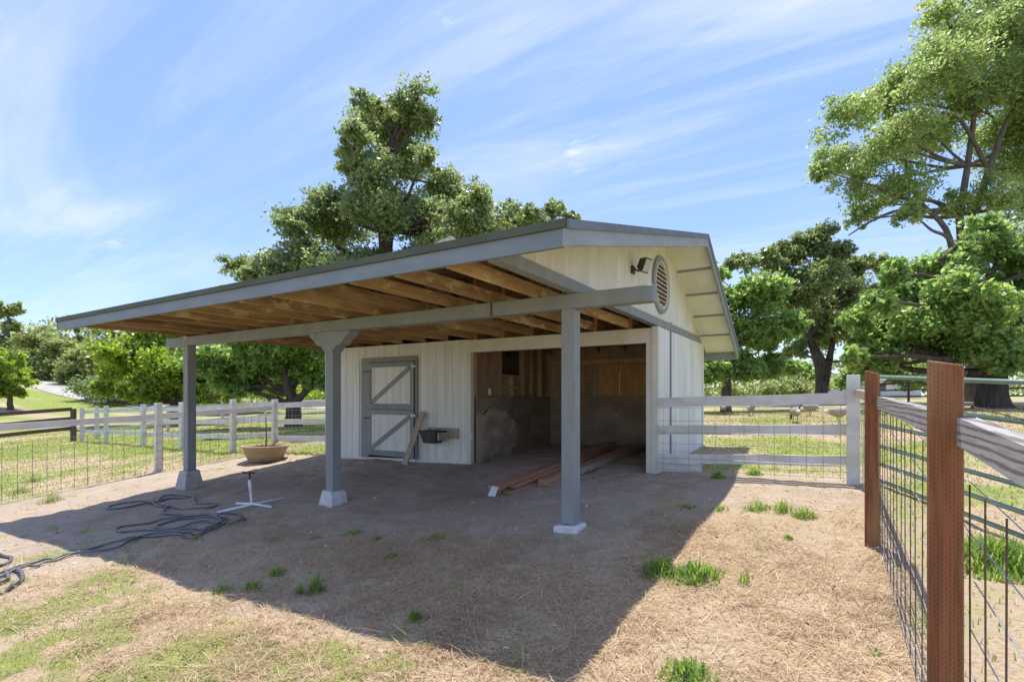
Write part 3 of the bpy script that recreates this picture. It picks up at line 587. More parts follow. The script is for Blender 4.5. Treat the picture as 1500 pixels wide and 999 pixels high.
# floodlight on the gable
fp = np.array((XR - 0.004, 1.80, 3.16))
fl = empty('floodlight', fp, 'small bronze floodlight on a bracket beside the round gable vent', 'light')
mk('bracket', MB().box(fp[0], fp[0] + 0.03, fp[1] - 0.05, fp[1] + 0.05, fp[2] - 0.06, fp[2] + 0.04).tube([(fp[0] + 0.03, fp[1], fp[2]), (fp[0] + 0.08, fp[1] + 0.02, fp[2] - 0.03), (fp[0] + 0.16, fp[1] + 0.06, fp[2] + 0.01)], 0.014, 8), 'blackmetal', fl)
def tilted(sx, sy, sz, off, taper=1.0):
    q = Matrix.Rotation(R(-14), 3, 'Z') @ Matrix.Rotation(R(24), 3, 'Y'); vs = []
    for x in (-1, 1):
        for y in (-1, 1):
            for z in (-1, 1):
                t = taper if x < 0 else 1
                vs.append(Vector(fp) + Vector((0.15, 0.03, 0.05)) + q @ Vector((off + x * sx, y * sy * t, z * sz * t)))
    return MB().add(vs, [(0, 1, 3, 2), (4, 6, 7, 5), (0, 4, 5, 1), (2, 3, 7, 6), (0, 2, 6, 4), (1, 5, 7, 3)])
hous = mk('housing', tilted(0.055, 0.085, 0.10, 0.0, 0.62), 'blackmetal', fl)
mk('lens', tilted(0.004, 0.07, 0.082, 0.06), 'lens', hous)

# feed tub hung on the wall, plank leaning by the door
fb = np.array((-4.30, YW - 0.02, 0.62))
ft = empty('feed_tub', fb, 'black rubber feed tub hung low on the white wall beside the stable door', 'tub')
tb = MB(); prof = []
def ringrect(hx, hy, z, yc): return [(fb[0] - hx, yc - hy, z), (fb[0] + hx, yc - hy, z), (fb[0] + hx, yc + hy, z), (fb[0] - hx, yc + hy, z)]
yc = YW - 0.22
rs = ringrect(0.1428, 0.1008, 0.53, yc) + ringrect(0.2058, 0.1512, 0.75, yc) + ringrect(0.2201, 0.1655, 0.75, yc) + ringrect(0.2201, 0.1655, 0.775, yc) + ringrect(0.1890, 0.1386, 0.775, yc) + ringrect(0.1302, 0.0924, 0.555, yc)
tb.add(rs, [(i * 4 + k, i * 4 + (k + 1) % 4, i * 4 + 4 + (k + 1) % 4, i * 4 + 4 + k) for i in range(5) for k in range(4)] + [(0, 3, 2, 1), (20, 21, 22, 23)])
mk('tub', tb, 'rubber', ft)
mk('bracket_board', MB().box(fb[0] - 0.26, fb[0] + 0.48, YW - 0.045, YW - 0.0125, 0.62, 0.82), 'oldboard', ft)
mk('bracket_arm', MB().box(fb[0] + 0.224, fb[0] + 0.265, YW - 0.34, YW - 0.046, 0.60, 0.74), 'oldboard', ft)
pb = G(601, 686); pb[1] = min(pb[1], YW - 0.35)
tag(mk('leaning_plank', MB().bar((-4.86, YW - 0.40, gz(-4.86, YW - .4) + 0.02), (-4.66, YW - 0.075, 1.13), 0.14, 0.03, (0, -1, 0.3)), 'oldboard'), 'weathered plank leaning against the wall by the stable door', 'plank')

# lumber on the stall floor
def lumber(p0, p1, lift, wd, ht, m, label):
    a = (p0[0], p0[1], gz(*p0) + lift + ht / 2 + 0.015); b = (p1[0], p1[1], gz(*p1) + lift + ht / 2 + 0.015)
    tag(mk('lumber_board', MB().bar(a, b, wd, ht), m), label, 'board', 'boards lying on the stall floor')
for lv, (xa, ya, xb_, yb_, lf, wd_, ht_, m_, lb_) in enumerate((
    (-1.70, 1.10, -1.64, 5.2, 0.0, 0.14, 0.045, 'lumber', 'red-brown board at the bottom of the lumber stack, towards the partition'),
    (-1.54, 1.20, -1.50, 5.0, 0.0, 0.14, 0.045, 'lumber', 'red-brown board at the bottom of the lumber stack, beside the loose boards'),
    (-1.69, 1.06, -1.60, 5.3, 0.05, 0.14, 0.045, 'lumber', 'red-brown board in the second layer of the stack, towards the partition'),
    (-1.535, 1.30, -1.45, 5.1, 0.05, 0.14, 0.045, 'lumber', 'red-brown board in the second layer of the stack, beside the loose boards'),
    (-1.64, 1.02, -1.54, 5.35, 0.10, 0.19, 0.04, 'lumber', 'long red-brown board lying on top of the lumber stack'),
    (-1.27, 1.75, -1.12, 5.3, 0.0, 0.14, 0.09, 'lumber', 'thick reddish board lying loose right beside the lumber stack'),
    (-1.05, 2.2, -0.90, 5.5, 0.0, 0.10, 0.09, 'oldboard', 'pale grey board lying on the dirt at the outer side of the lumber'))):
    lumber((xa, ya), (xb_, yb_), lf, wd_, ht_, m_, lb_)
pp = (-1.62, 1.012)
zz_ = gz(*pp)
pv = [(pp[0] - .06 + .12 * (i % 4) / 3, pp[1] + 0.004 - 0.05 * (i // 4) + random.uniform(-.012, .012), zz_ + 0.15 - 0.06 * (i // 4) + random.uniform(-.006, .006)) for i in range(12)]
tag(mk('plastic_wrap', MB().add(pv, [(r_ * 4 + k, r_ * 4 + k + 1, r_ * 4 + 5 + k, r_ * 4 + 4 + k) for r_ in range(2) for k in range(3)]), 'paper'), 'torn white plastic scrap stapled to the end of the lumber stack', 'plastic scrap')

# ------------------------------------------------------------------ things on the yard
sp_c = G(369, 741)
sps = empty('sprinkler_stand', sp_c, 'white plastic pipe sprinkler stand with crossed feet beside the coiled hose', 'sprinkler')
def grd(p, dz): return (p[0], p[1], gz(p[0], p[1]) + dz)
e1, e2, e3, e4 = G(318, 752), G(417, 731), G(346, 740), G(398, 744)
for a, b in ((e1, e2), (e3, e4)):
    zm = max(gz(*sp_c[:2]), 0.5 * (gz(*a[:2]) + gz(*b[:2]))) + 0.03
    mk('foot_pipe', MB().tube([grd(a, 0.022), (sp_c[0], sp_c[1], zm if a is e1 else zm + 0.005), grd(b, 0.022)], 0.018, 10), 'pvc', sps, True)
top = sp_c + np.array((-0.06, 0.0, 0.40))
mk('riser', MB().tube([sp_c + (0, 0, 0.02), (sp_c + top) / 2 + (0, 0, 0.02)], 0.016, 10).tube([(sp_c + top) / 2, top], 0.022, 10), 'pvc', sps, True)
hd = mk('sprinkler_head', MB().tube([top, top + (0, 0, 0.09)], 0.013, 8).tube([top + (-0.09, -0.02, 0.10), top + (0.08, 0.03, 0.105)], 0.012, 8).tube([top + (0, 0, 0.09), top + (0, 0, 0.125)], 0.02, 8), 'brass', sps, True)
mk('nozzle', MB().tube([top + (-0.125, -0.03, 0.11), top + (-0.09, -0.02, 0.10)], 0.017, 8), 'brass', hd)

def zz8(pts): return [(x / 3.947, 700 + y / 3.947) for x, y in pts]
def hose(path, r, lift=0.0):
    pts = [G(*p) for p in zz8(path)]; sp_ = spline(pts, 8); o = []
    for i, p in enumerate(sp_):
        o.append((p[0], p[1], gz(p[0], p[1]) + r * 0.8 + lift + 0.008 * (1 + math.sin(i * 0.37 + lift * 300))))
    return o
hA = [(-60, 600), (90, 530), (220, 480), (400, 440), (540, 402), (720, 364), (840, 348), (1000, 338), (1130, 338), (1230, 300), (1300, 265), (1290, 235), (1200, 235), (1050, 250), (930, 280), (895, 300), (960, 312), (1060, 292), (1180, 264), (1330, 265), (1410, 235), (1390, 212), (1280, 210), (1120, 228), (960, 245), (800, 278), (700, 295), (672, 312), (740, 322), (900, 316), (1060, 310), (1200, 292), (1275, 255), (1200, 224), (1050, 218), (955, 212), (945, 193), (985, 170), (1100, 178), (1190, 178), (1250, 160), (1215, 148), (1130, 140), (1112, 112), (1060, 100), (960, 112), (915, 132), (935, 155), (985, 168), (920, 166), (850, 140), (740, 150), (640, 165), (615, 180), (650, 190), (760, 172), (900, 140), (1000, 116), (1085, 118)]
hB = [(-60, 615), (110, 548), (260, 492), (430, 440), (560, 432), (680, 410), (760, 372), (850, 342), (980, 328), (1100, 326), (1180, 318), (1270, 268), (1300, 245), (1230, 226), (1130, 238)]
hm = MB().tube(hose(hA, 0.0145), 0.0145, 7).tube(hose(hB, 0.0145, 0.012), 0.0145, 7)
tag(mk('garden_hose', hm, 'hose', None, True), 'long black garden hose lying in loose coils on the dirt', 'hose')
h2 = MB().tube(hose([(-80, 455), (10, 460), (60, 470), (62, 485), (20, 508), (-60, 535)], 0.017), 0.017, 7).tube(hose([(-80, 685), (20, 655), (100, 625), (132, 600), (120, 570), (80, 548), (30, 560), (48, 590), (40, 608), (0, 625), (-60, 640)], 0.018, 0.006), 0.018, 7)
tag(mk('water_hose', h2, 'hose', None, True), 'thicker dark hose curled at the end of the garden hose in the sunny dirt', 'hose')

pc = G(389, 674)
pot = empty('planter_tub', pc, 'wide tan plastic tub with a dry stalk standing by the wire fence', 'planter')
zb_ = pc[2] - 0.02
mk('tub', MB().lathe([(0.0, 0), (0.35, 0), (0.38, 0.03), (0.50, 0.33), (0.535, 0.335), (0.54, 0.37), (0.49, 0.375), (0.47, 0.31)], (pc[0], pc[1], zb_), 36), 'tan', pot, True)
mk('soil', MB().lathe([(0.0, 0.32), (0.25, 0.325), (0.468, 0.30)], (pc[0], pc[1], zb_), 24), 'soil', pot, True, 0.008)
st = MB(); st.tube([(pc[0], pc[1], zb_ + 0.28), (pc[0] + .03, pc[1], zb_ + 0.6), (pc[0] + 0.0, pc[1], zb_ + 1.05)], [0.02, 0.015, 0.008], 6)
for k in range(14):
    a = random.uniform(0, 6.28); l = random.uniform(0.1, 0.3); r0 = random.uniform(0, .3)
    p = np.array((pc[0] + r0 * math.cos(a), pc[1] + r0 * math.sin(a), zb_ + 0.30)); st.tube([p, p + (0.1 * math.cos(a), 0.1 * math.sin(a), l * 0.7), p + (0.25 * math.cos(a), 0.25 * math.sin(a), l * 0.8)], [0.006, 0.005, 0.002], 4)
mk('dry_stalks', st, 'straw', pot)

# ------------------------------------------------------------------ fences
def wires_panel(parent, P0, P1, zs, step, m_h, m_v, r=0.0025, rv=None, sag=0.01):
    """welded wire between two ground points; heights are above ground"""
    P0, P1 = np.array(P0[:2]), np.array(P1[:2]); Ln = np.linalg.norm(P1 - P0); n = max(2, int(Ln / 0.5))
    h = MB(); v = MB()
    nrm = np.array((-(P1 - P0)[1], (P1 - P0)[0])) / Ln
    for z in zs:
        pts = []
        for i in range(n + 1):
            q = P0 + (P1 - P0) * i / n + nrm * random.uniform(-sag, sag) * 0.6; pts.append((q[0], q[1], height(*q) + z + random.uniform(-sag, sag) * 0.5))
        h.tube(pts, r, 4, False)
    k = int(Ln / step)
    for i in range(k + 1):
        q = P0 + (P1 - P0) * (i + 0.3) / (k + 0.6) + nrm * 0.004
        v.tube([(q[0], q[1], height(*q) + min(zs) - 0.02), (q[0] + random.uniform(-.004, .004), q[1], height(*q) + max(zs))], rv or r, 4, False)
    mk('horizontal_wires', h, m_h, parent); mk('vertical_wires', v, m_v, parent)
def rail(parent, a, b, za, zb2, ht, th, m, absz=False, jit=0.004):
    A = (a[0], a[1], (0 if absz else height(*a[:2])) + za); B = (b[0], b[1], (0 if absz else height(*b[:2])) + zb2)
    n = 6; mb = MB(); A, B = np.array(A), np.array(B); d = (B - A) / np.linalg.norm(B - A); s_ = np.cross(d, (0, 0, 1)); s_ /= np.linalg.norm(s_); vs = []
    for i in range(n + 1):
        c = A + (B - A) * i / n + np.array((0, 0, random.uniform(-jit, jit)))
        vs += [c - s_ * th / 2 - (0, 0, ht / 2), c + s_ * th / 2 - (0, 0, ht / 2), c + s_ * th / 2 + (0, 0, ht / 2), c - s_ * th / 2 + (0, 0, ht / 2)]
    fs = [(i * 4 + k, i * 4 + (k + 1) % 4, i * 4 + 4 + (k + 1) % 4, i * 4 + 4 + k) for i in range(n) for k in range(4)] + [(3, 2, 1, 0), (n * 4, n * 4 + 1, n * 4 + 2, n * 4 + 3)]
    return mk('rail', mb.add(vs, fs), m, parent)
def post(parent, p, top, wd, m, yaw=0.0, dp=None, slope=0.0, base=None):
    dp = dp or wd; z0 = height(*p[:2]) - 0.15; q = Matrix.Rotation(yaw, 3, 'Z'); vs = []
    for z in (z0, top):
        for a, b in ((-1, -1), (1, -1), (1, 1), (-1, 1)):
            o = q @ Vector((a * wd / 2, b * dp / 2, 0)); vs.append((p[0] + o.x, p[1] + o.y, z - (slope * (a + 1) / 2 if z == top else 0)))
    o = mk('post', MB().add(vs, [(0, 3, 2, 1), (4, 5, 6, 7), (0, 1, 5, 4), (1, 2, 6, 5), (2, 3, 7, 6), (3, 0, 4, 7)]), m, parent)
    bv = o.modifiers.new('bevel', 'BEVEL'); bv.width = 0.004; bv.segments = 1
    return o
# right: red posts, grey rails, welded wire
P1, P2, PCn = (2.705, -2.79), (2.68, 0.51), (2.61, 2.84)
P0_ = (2.74, -6.2)
f1 = empty('wire_fence', (2.7, -1.1, gz(2.7, -1.1)), 'stock-wire fence with red incised posts and a weathered grey top rail', 'fence')
post(f1, P1, 1.572, 0.092, 'redpost', R(-12), 0.092, 0.02); post(f1, P2, 1.675, 0.095, 'redpost', R(-14), 0.095, 0.028)
post(f1, P0_, 1.42, 0.092, 'redpost', R(-4))
rail(f1, (2.735, -0.0 + 0.455), (2.745, -2.735), 1.395, 1.335, 0.10, 0.05, 'oldrail', True, 0.0025)
rail(f1, (2.752, -2.845), (2.78, -6.14), 1.335, 1.15, 0.092, 0.052, 'oldrail', True, 0.0025)
rail(f1, (2.655, 2.77), (2.69, 0.565), 1.49, 1.43, 0.09, 0.05, 'oldboard', True)
ZS = [1.30, 1.14, 0.98, 0.82, 0.66, 0.52, 0.40, 0.29, 0.20, 0.12, 0.05]
wires_panel(f1, (2.80, -6.2), (2.775, -2.72), ZS, 0.2, 'galv', 'rust', 0.0024, 0.0027)
wires_panel(f1, (2.765, -2.72), (2.735, 0.47), ZS, 0.2, 'galv', 'rust', 0.0024, 0.0027)
wires_panel(f1, (2.73, 0.58), (2.70, 2.75), ZS, 0.2, 'galv', 'galv', 0.0028, 0.0028)
bw = [(2.79, -6.1, 1.26), (2.79, -4.5, 1.34), (2.772, -2.8, 1.415)]
mk('barbed_wire', MB().tube(bw, 0.002, 4), 'rust', f1)
for t in np.linspace(0, 1, 22):
    pass
bb = MB()
for k in range(26):
    t = k / 25; q = np.array(bw[0]) * (1 - t) + np.array(bw[2]) * t; q[2] += 0.0; bb.tube([q - (0.006, 0.004, 0.004), q + (0.006, 0.004, 0.006)], 0.0015, 4).tube([q - (-0.005, 0.004, 0.004), q + (-0.005, -0.004, 0.006)], 0.0015, 4)
mk('barb', bb, 'rust', f1)
# right: white three-rail fence from barn corner to corner post
f2 = empty('board_fence', (1.35, 2.92, gz(1.35, 2.92)), 'worn white three-board fence with wire joining the barn corner to the corner post', 'fence')
post(f2, PCn, 1.715, 0.145, 'fencewhite', 0)
for za, zb2, ht in ((1.345, 1.425, 0.145), (0.925, 1.02, 0.135), (0.49, 0.62, 0.135)):
    rail(f2, (0.10, 2.985), (2.535, 2.86), za, zb2, ht, 0.04, 'fencewhite', True, 0.006)
rail(f2, (0.10, 2.955), (0.75, 2.93), 0.36, 0.40, 0.12, 0.03, 'fencewhite', True, 0.01)
wires_panel(f2, (0.13, 2.93), (2.53, 2.80), [1.0, 0.80, 0.62, 0.46, 0.34, 0.24, 0.15, 0.07], 0.2, 'galv', 'galv', 0.0028, 0.0028)
# left: wire fence with top rail along the yard
LF = [(-10.45, -5.2), (-10.5, -2.1), (-10.6, 0.83), (-10.35, 3.55)]
f3 = empty('yard_fence', (-10.5, 0.8, gz(-10.5, 0.8)), 'low wire-mesh fence with one white top board along the left edge of the yard', 'fence')
for p, tp in zip(LF, (1.02, 1.1, 1.29, 1.36)): post(f3, p, tp, 0.125, 'fencewhite')
for (a, b), (za, zb2) in zip(zip(LF[:-1], LF[1:]), ((0.78, 0.86), (0.86, 0.98), (0.98, 1.13))):
    o_ = 0.082; rail(f3, (a[0] - o_, a[1]), (b[0] - o_, b[1]), za, zb2, 0.13, 0.038, 'fencewhite', True)
    wires_panel(f3, (a[0] + 0.07, a[1]), (b[0] + 0.07, b[1]), [1.05, 0.85, 0.66, 0.48, 0.32, 0.18, 0.06], 0.21, 'thinwire', 'thinwire', 0.0026, 0.0042)
f4 = empty('mesh_fence', (-9.0, 3.6, gz(-9, 3.6)), 'white board fence with wire mesh joining the yard corner to the barn', 'fence')
for za in (1.30, 0.86, 0.42):
    rail(f4, (-10.28, 3.58), (-7.72, 3.75), za - 0.10, za - 0.02, 0.14, 0.038, 'fencewhite', True)
wires_panel(f4, (-10.27, 3.53), (-7.72, 3.70), [1.1, 0.95, 0.8, 0.65, 0.5, 0.36, 0.24, 0.12, 0.04], 0.15, 'galv', 'galv', 0.0022, 0.0022)
# left: white paddock fence running away from the corner
def board_fence(name, pts, label, m, hts, top, group=None, skip=0, wd=0.13, rh=0.13):
    b = pts[len(pts) // 2]; f = empty(name, (b[0], b[1], gz(b[0], b[1])), label, 'fence', group)
    for i, p in enumerate(pts):
        if i >= skip: post(f, p, height(*p) + top + random.uniform(-.04, .04), wd, m)
    for a, b in zip(pts[:-1], pts[1:]):
        d = np.array(b) - np.array(a); d = d / np.linalg.norm(d); nn_ = np.array((d[1], -d[0])) * (wd / 2 + 0.022)
        for h_ in hts: rail(f, np.array(a) + nn_ + d * 0.02, np.array(b) + nn_ - d * 0.02, h_ + random.uniform(-.02, .02), h_ + random.uniform(-.02, .02), rh, 0.036, m)
    return f
board_fence('paddock_fence', [(-10.45, 3.66), (-11.7, 2.9 + .3), (-14.6, 3.3), (-18.2, 3.8), (-21.9, 4.1), (-25.0, 4.4)], 'long white three-board paddock fence crossing the lawn from the yard corner', 'fencewhite', (0.42, 0.85, 1.24), 1.45, skip=1)
board_fence('brown_fence', [(-25.3, 4.2), (-25.5, 1.0), (-25.7, -2.2), (-25.9, -5.4)], 'dark brown three-rail fence beyond the lawn', 'fencebrown', (0.55, 0.98, 1.40), 1.44, wd=0.17, rh=0.15)
board_fence('field_fence', [(-25.2, 5.0), (-26.3, 8.4), (-27.4, 11.8), (-28.5, 15.2), (-29.6, 18.6), (-30.7, 22.0), (-31.8, 25.4)], 'white board fence running back towards the walnut trees', 'fencewhite', (0.42, 0.85, 1.24), 1.42)
# green tube gate swung open from the corner post
gh, gd = np.array((2.80, 3.02)), np.array((0.395, -0.919)); gl_ = 3.7
ga = empty('tube_gate', (gh[0], gh[1], gz(*gh)), 'green six-bar tubular steel gate standing open behind the red-post fence', 'gate')
def gp(t, z): q = gh + gd * t; return (q[0], q[1], z - 0.058 * t)
for z in (1.70, 1.37, 1.10, 0.84, 0.62, 0.42): mk('bar', MB().tube([gp(0, z), gp(gl_, z)], 0.0225, 12), 'gategreen', ga, True)
for t in (0.0, gl_): mk('end_bar', MB().tube([gp(t, 0.40), gp(t, 1.72)], 0.0235, 12), 'gategreen', ga, True)
mk('brace', MB().tube([gp(2.75, 0.42), gp(2.75, 1.70)], 0.015, 8), 'gategreen', ga, True)
mk('hinge', MB().box(gh[0] - 0.12, gh[0] - 0.02, gh[1] - 0.02, gh[1] + 0.02, 1.45, 1.5), 'blackmetal', ga)
# dark rail fence far across the field on the right
b0, b1 = W(1270, 595, 33)[:2], W(1640, 595, 26)[:2]
board_fence('pasture_fence', [tuple(b0 + (b1 - b0) * k / 5) for k in range(6)], 'dark rail fence across the far side of the dry field', 'fencebrown', (0.35, 0.75, 1.15), 1.25, wd=0.12, rh=0.09)

# ------------------------------------------------------------------ trees
def quads(C, Lg, Wd, A, B):
    V = np.stack((C - A * Lg[:, None] / 2, C + B * Wd[:, None] / 2 + A * Lg[:, None] * 0.08, C + A * Lg[:, None] / 2, C - B * Wd[:, None] / 2 + A * Lg[:, None] * 0.08), 1).reshape(-1, 3)
    return V, np.arange(len(V)).reshape(-1, 4)
def unit(v): return v / np.maximum(np.linalg.norm(v, axis=-1, keepdims=True), 1e-9)
def foliage(clumps, n, leaf, sub=0.42, spread=0.5, flat=0.75):
    """leaf faces gathered in sprays; the sprays fill and fringe the clumps (x, y, z, r)"""
    C = np.array(clumps); wgt = C[:, 3] ** 2.2; cnt = np.maximum((wgt / wgt.sum() * n).astype(int), 40)
    Pt = []; Rn = []; Sp = []
    for (x, y, z, r), k in zip(C, cnt):
        per = 26; ns = max(3, k // per)
        d = unit(rng.normal(size=(ns, 3))); rad = r * rng.random(ns) ** 0.42 * rng.uniform(0.7, 1.15, ns) * np.where(rng.random(ns) < 0.2, rng.uniform(1.1, 1.7, ns), 1.0)
        ctr = np.array((x, y, z)) + d * rad[:, None] * np.array((1, 1, flat)); s = min(sub, r * 0.45)
        off = rng.normal(size=(ns, per, 3)) * (s * rng.uniform(0.6, 1.15, (ns, 1, 1))) * 0.72 * np.array((1, 1, 0.7)); off[..., 2] -= 0.12 * (off[..., 0] ** 2 + off[..., 1] ** 2) / s
        Pt.append((ctr[:, None] + off).reshape(-1, 3)); Rn.append(np.clip(rng.uniform(0, 1, (ns, 1)) * 0.6 + rng.uniform(0, 0.42, (ns, per)), 0, 1).ravel()); Sp.append(ctr)
    P = np.concatenate(Pt); Rn = np.concatenate(Rn)
    nrm = unit(rng.normal(size=P.shape) + np.array((0, 0, 0.7))); a = unit(np.cross(nrm, rng.normal(size=P.shape))); b = np.cross(nrm, a)
    lg = leaf * rng.uniform(0.7, 1.35, len(P)); V, Fq = quads(P, lg, lg * 0.55, a, b)
    return V, Fq, np.repeat(Rn, 4), np.concatenate(Sp)
def wiggle(p0, p1, n, amp, sag=0.0):
    p0, p1 = np.array(p0, float), np.array(p1, float); L_ = np.linalg.norm(p1 - p0); o = []
    for i in range(n + 1):
        t = i / n; q = p0 + (p1 - p0) * t + rng.normal(0, amp * L_, 3) * (0 if i in (0, n) else 1); q[2] += sag * L_ * math.sin(math.pi * t) * 0.5; o.append(q)
    return o
def tree(name, label, base_px, Z, clumps_px, m, leaf, n, r0, fork, bark='bark', depth=0.45, group=None, limbs=(), sub=0.55, flat=0.75, twigs=70, breakup=13):
    """trunk stands on the ground under its photo column; each clump is a mass of the crown at about the trunk's depth"""
    q = W(base_px, HOR, Z); base = np.array((q[0], q[1], gz(q[0], q[1])))
    xs_ = [c[0] for c in clumps_px]; half = (max(xs_) - min(xs_)) / 2 / FPX * Z * depth
    cl = []
    for i, (px, py, r) in enumerate(clumps_px):
        dz = half * random.uniform(-0.9, 0.9); z2 = Z + dz; p = W(px, py, z2); cl.append((p[0], p[1], p[2], r / FPX * z2))
    t = empty(name, base, label, 'tree', group)
    fine = []
    for (x, y, z, r) in cl:                       # break every mass into smaller uneven boughs
        for _ in range(breakup):
            d = rng.normal(size=3); d = d / np.linalg.norm(d) * r * rng.uniform(0.25, 0.92); fine.append((x + d[0], y + d[1], z + d[2] * 0.8, r * rng.uniform(0.30, 0.58)))
    V, Fq, rn, sprays = foliage(fine, n, leaf, sub, flat=flat)
    tag(npmesh('crown', V, Fq, m, t, base, rn), kind='stuff')
    fz = base[2] + fork; f = np.array((base[0], base[1], fz)); tr = MB()
    pts = wiggle(base - (0, 0, 0.2), f, 5, 0.015); tr.tube(pts, [r0 * k for k in (1.55, 1.1, 0.98, 0.92, 0.86, 0.8)], 12)
    ctr = np.array([c[:3] for c in cl]); top = ctr[:, 2].max()
    lead = wiggle(f, (ctr[:, 0].mean(), ctr[:, 1].mean(), fz + (top - fz) * 0.8), 6, 0.03); tr.tube(lead, [r0 * 0.78 * (1 - 0.85 * k / 6) for k in range(7)], 9)
    for c in cl:
        d0 = np.linalg.norm(np.array(lead)[:, :3] - np.array(c[:3]), axis=1); up_ = [k for k in range(len(lead)) if lead[k][2] < c[2] + 0.2] or [0]
        k = min(up_, key=lambda i: d0[i] + 0.25 * abs(i)); s0 = lead[k]; L_ = np.linalg.norm(np.array(c[:3]) - s0)
        if L_ < 0.3: continue
        ra = min(r0 * 0.42 * (1 - 0.1 * k), 0.05 * L_ + 0.02)
        pth = wiggle(s0, c[:3], 5, 0.03 if L_ < 3 else 0.015, 0.12 if L_ < 3 else 0.02); sm = spline(pth, 3); tr.tube(sm, [ra * (1 - 0.8 * i / (len(sm) - 1)) for i in range(len(sm))], 6)
        near = [s for s in sprays[rng.integers(0, len(sprays), 60)] if np.linalg.norm(s - np.array(c[:3])) < c[3] * 1.1][:max(2, twigs // len(cl))]
        for s in near: tr.tube(wiggle(pth[random.choice((3, 4, 5))], s, 3, 0.05), [max(ra * 0.22, 0.012), 0.014, 0.01, 0.006], 4, False)
    for lp, ra in limbs:
        pts = spline([W(px, py, Z + dz) for px, py, dz in lp], 4); k = len(pts) - 1
        tr.tube(pts, [ra * (1 - 0.72 * i / k) for i in range(k + 1)], 8)
    mk('trunk', tr, bark, t, True)
    return t
tree('oak_tree', 'tall dark oak rising behind the barn roof', 563, 24,
     [(610, 150, 35), (545, 148, 28), (575, 180, 49), (515, 195, 30), (628, 175, 23), (535, 245, 39), (590, 235, 49), (625, 235, 26), (510, 235, 21), (560, 300, 56), (478, 292, 30), (455, 320, 42), (500, 325, 46), (425, 330, 23), (440, 375, 44), (395, 392, 32), (352, 388, 23), (372, 405, 30), (505, 395, 46), (560, 385, 53), (622, 315, 46), (652, 272, 35), (682, 298, 35), (640, 360, 46), (700, 330, 42), (745, 318, 32), (702, 290, 21), (782, 312, 26), (810, 306, 17), (835, 318, 14), (770, 345, 30), (460, 440, 46), (600, 440, 70), (700, 400, 58), (340, 430, 23)],
     'leaf_oak', 0.17, 150000, 0.42, 4.5, limbs=[([(563, 480, 0), (563, 380, 0), (560, 300, 0), (572, 230, 0), (590, 160, 0)], 0.30)])
tree('cottonwood_tree', 'very tall airy pale green tree towering over the right fence', 1425, 30,
     [(1232, 232, 39), (1205, 250, 23), (1288, 150, 46), (1340, 130, 52), (1390, 95, 55), (1420, 40, 57), (1470, 35, 63), (1380, 12, 30), (1500, 80, 68), (1440, 125, 57), (1300, 215, 55), (1360, 195, 52), (1250, 268, 32), (1282, 292, 34), (1330, 275, 41), (1235, 180, 39), (1470, 180, 51), (1500, 250, 57), (1335, 312, 25), (1262, 318, 21), (1400, 300, 27), (1450, 290, 40), (1555, 100, 85), (1560, 200, 85), (1600, 30, 97), (1480, -40, 68), (1560, 300, 68)],
     'leaf_cotton', 0.20, 150000, 0.36, 6.5, 'barkpale', depth=0.35,
     limbs=[([(1425, 480, 0), (1402, 400, 0), (1432, 300, 0), (1462, 210, 0), (1500, 120, 0)], 0.30), ([(1402, 400, 0), (1385, 335, 0), (1345, 292, 0), (1325, 230, 0), (1318, 180, 0)], 0.18), ([(1375, 312, 0), (1320, 308, 0), (1275, 325, 0), (1243, 345, 0)], 0.12), ([(1448, 250, 0), (1410, 180, 0), (1380, 165, 0)], 0.14)])
tree('walnut_tree', 'low spreading bright walnut with a thick dark trunk beyond the green gate', 1455, 21,
     [(1300, 485, 42), (1268, 505, 22), (1340, 430, 46), (1400, 380, 40), (1440, 342, 30), (1480, 362, 44), (1350, 500, 48), (1420, 440, 58), (1482, 450, 58), (1505, 520, 40), (1440, 505, 46), (1385, 515, 36), (1300, 530, 26), (1272, 540, 18), (1330, 402, 28), (1550, 450, 70), (1550, 380, 55), (1480, 530, 22), (1330, 470, 40), (1256, 470, 24), (1252, 520, 22), (1290, 440, 26), (1310, 400, 24)],
     'leaf_walnut', 0.22, 92000, 0.55, 1.3, sub=0.5)
tree('live_oak', 'dark forked oak standing across the dry field', 1203, 33,
     [(1190, 352, 28), (1160, 372, 28), (1130, 382, 24), (1092, 378, 18), (1072, 388, 12), (1220, 372, 26), (1182, 410, 38), (1230, 430, 36), (1150, 432, 36), (1200, 478, 40), (1240, 482, 28), (1262, 392, 20), (1290, 388, 16), (1280, 430, 18), (1165, 515, 18), (1255, 528, 14)],
     'leaf_oak', 0.23, 64000, 0.36, 1.4, limbs=[([(1203, 590, 0), (1200, 540, 0), (1188, 500, 0), (1180, 440, 0)], 0.34), ([(1203, 585, 0), (1212, 540, 0), (1220, 500, 0), (1232, 440, 0)], 0.30)])
tree('hedgerow_tree', 'low green tree in the gap between the forked oak and the thick-trunked walnut', 1285, 50,
     [(1285, 540, 26), (1255, 550, 22), (1320, 545, 26), (1300, 515, 24), (1345, 555, 18), (1235, 560, 14)], 'leaf_walnut', 0.38, 11000, 0.25, 1.2, sub=0.7)
tree('hedgerow_tree', 'low green tree in the gap between the barn-corner tree and the forked oak', 1168, 54,
     [(1168, 545, 22), (1140, 555, 20), (1185, 560, 14), (1150, 530, 18)], 'leaf_walnut', 0.40, 8000, 0.25, 1.2, sub=0.7)
tree('young_walnut', 'rounded leafy green tree behind the far corner of the barn', 1064, 25,
     [(1070, 432, 28), (1110, 430, 32), (1062, 480, 36), (1112, 490, 36), (1150, 482, 28), (1082, 535, 34), (1130, 540, 28), (1160, 540, 16), (1042, 540, 26), (1050, 405, 18), (1010, 500, 45)],
     'leaf_walnut', 0.23, 54000, 0.24, 1.6, sub=0.5)
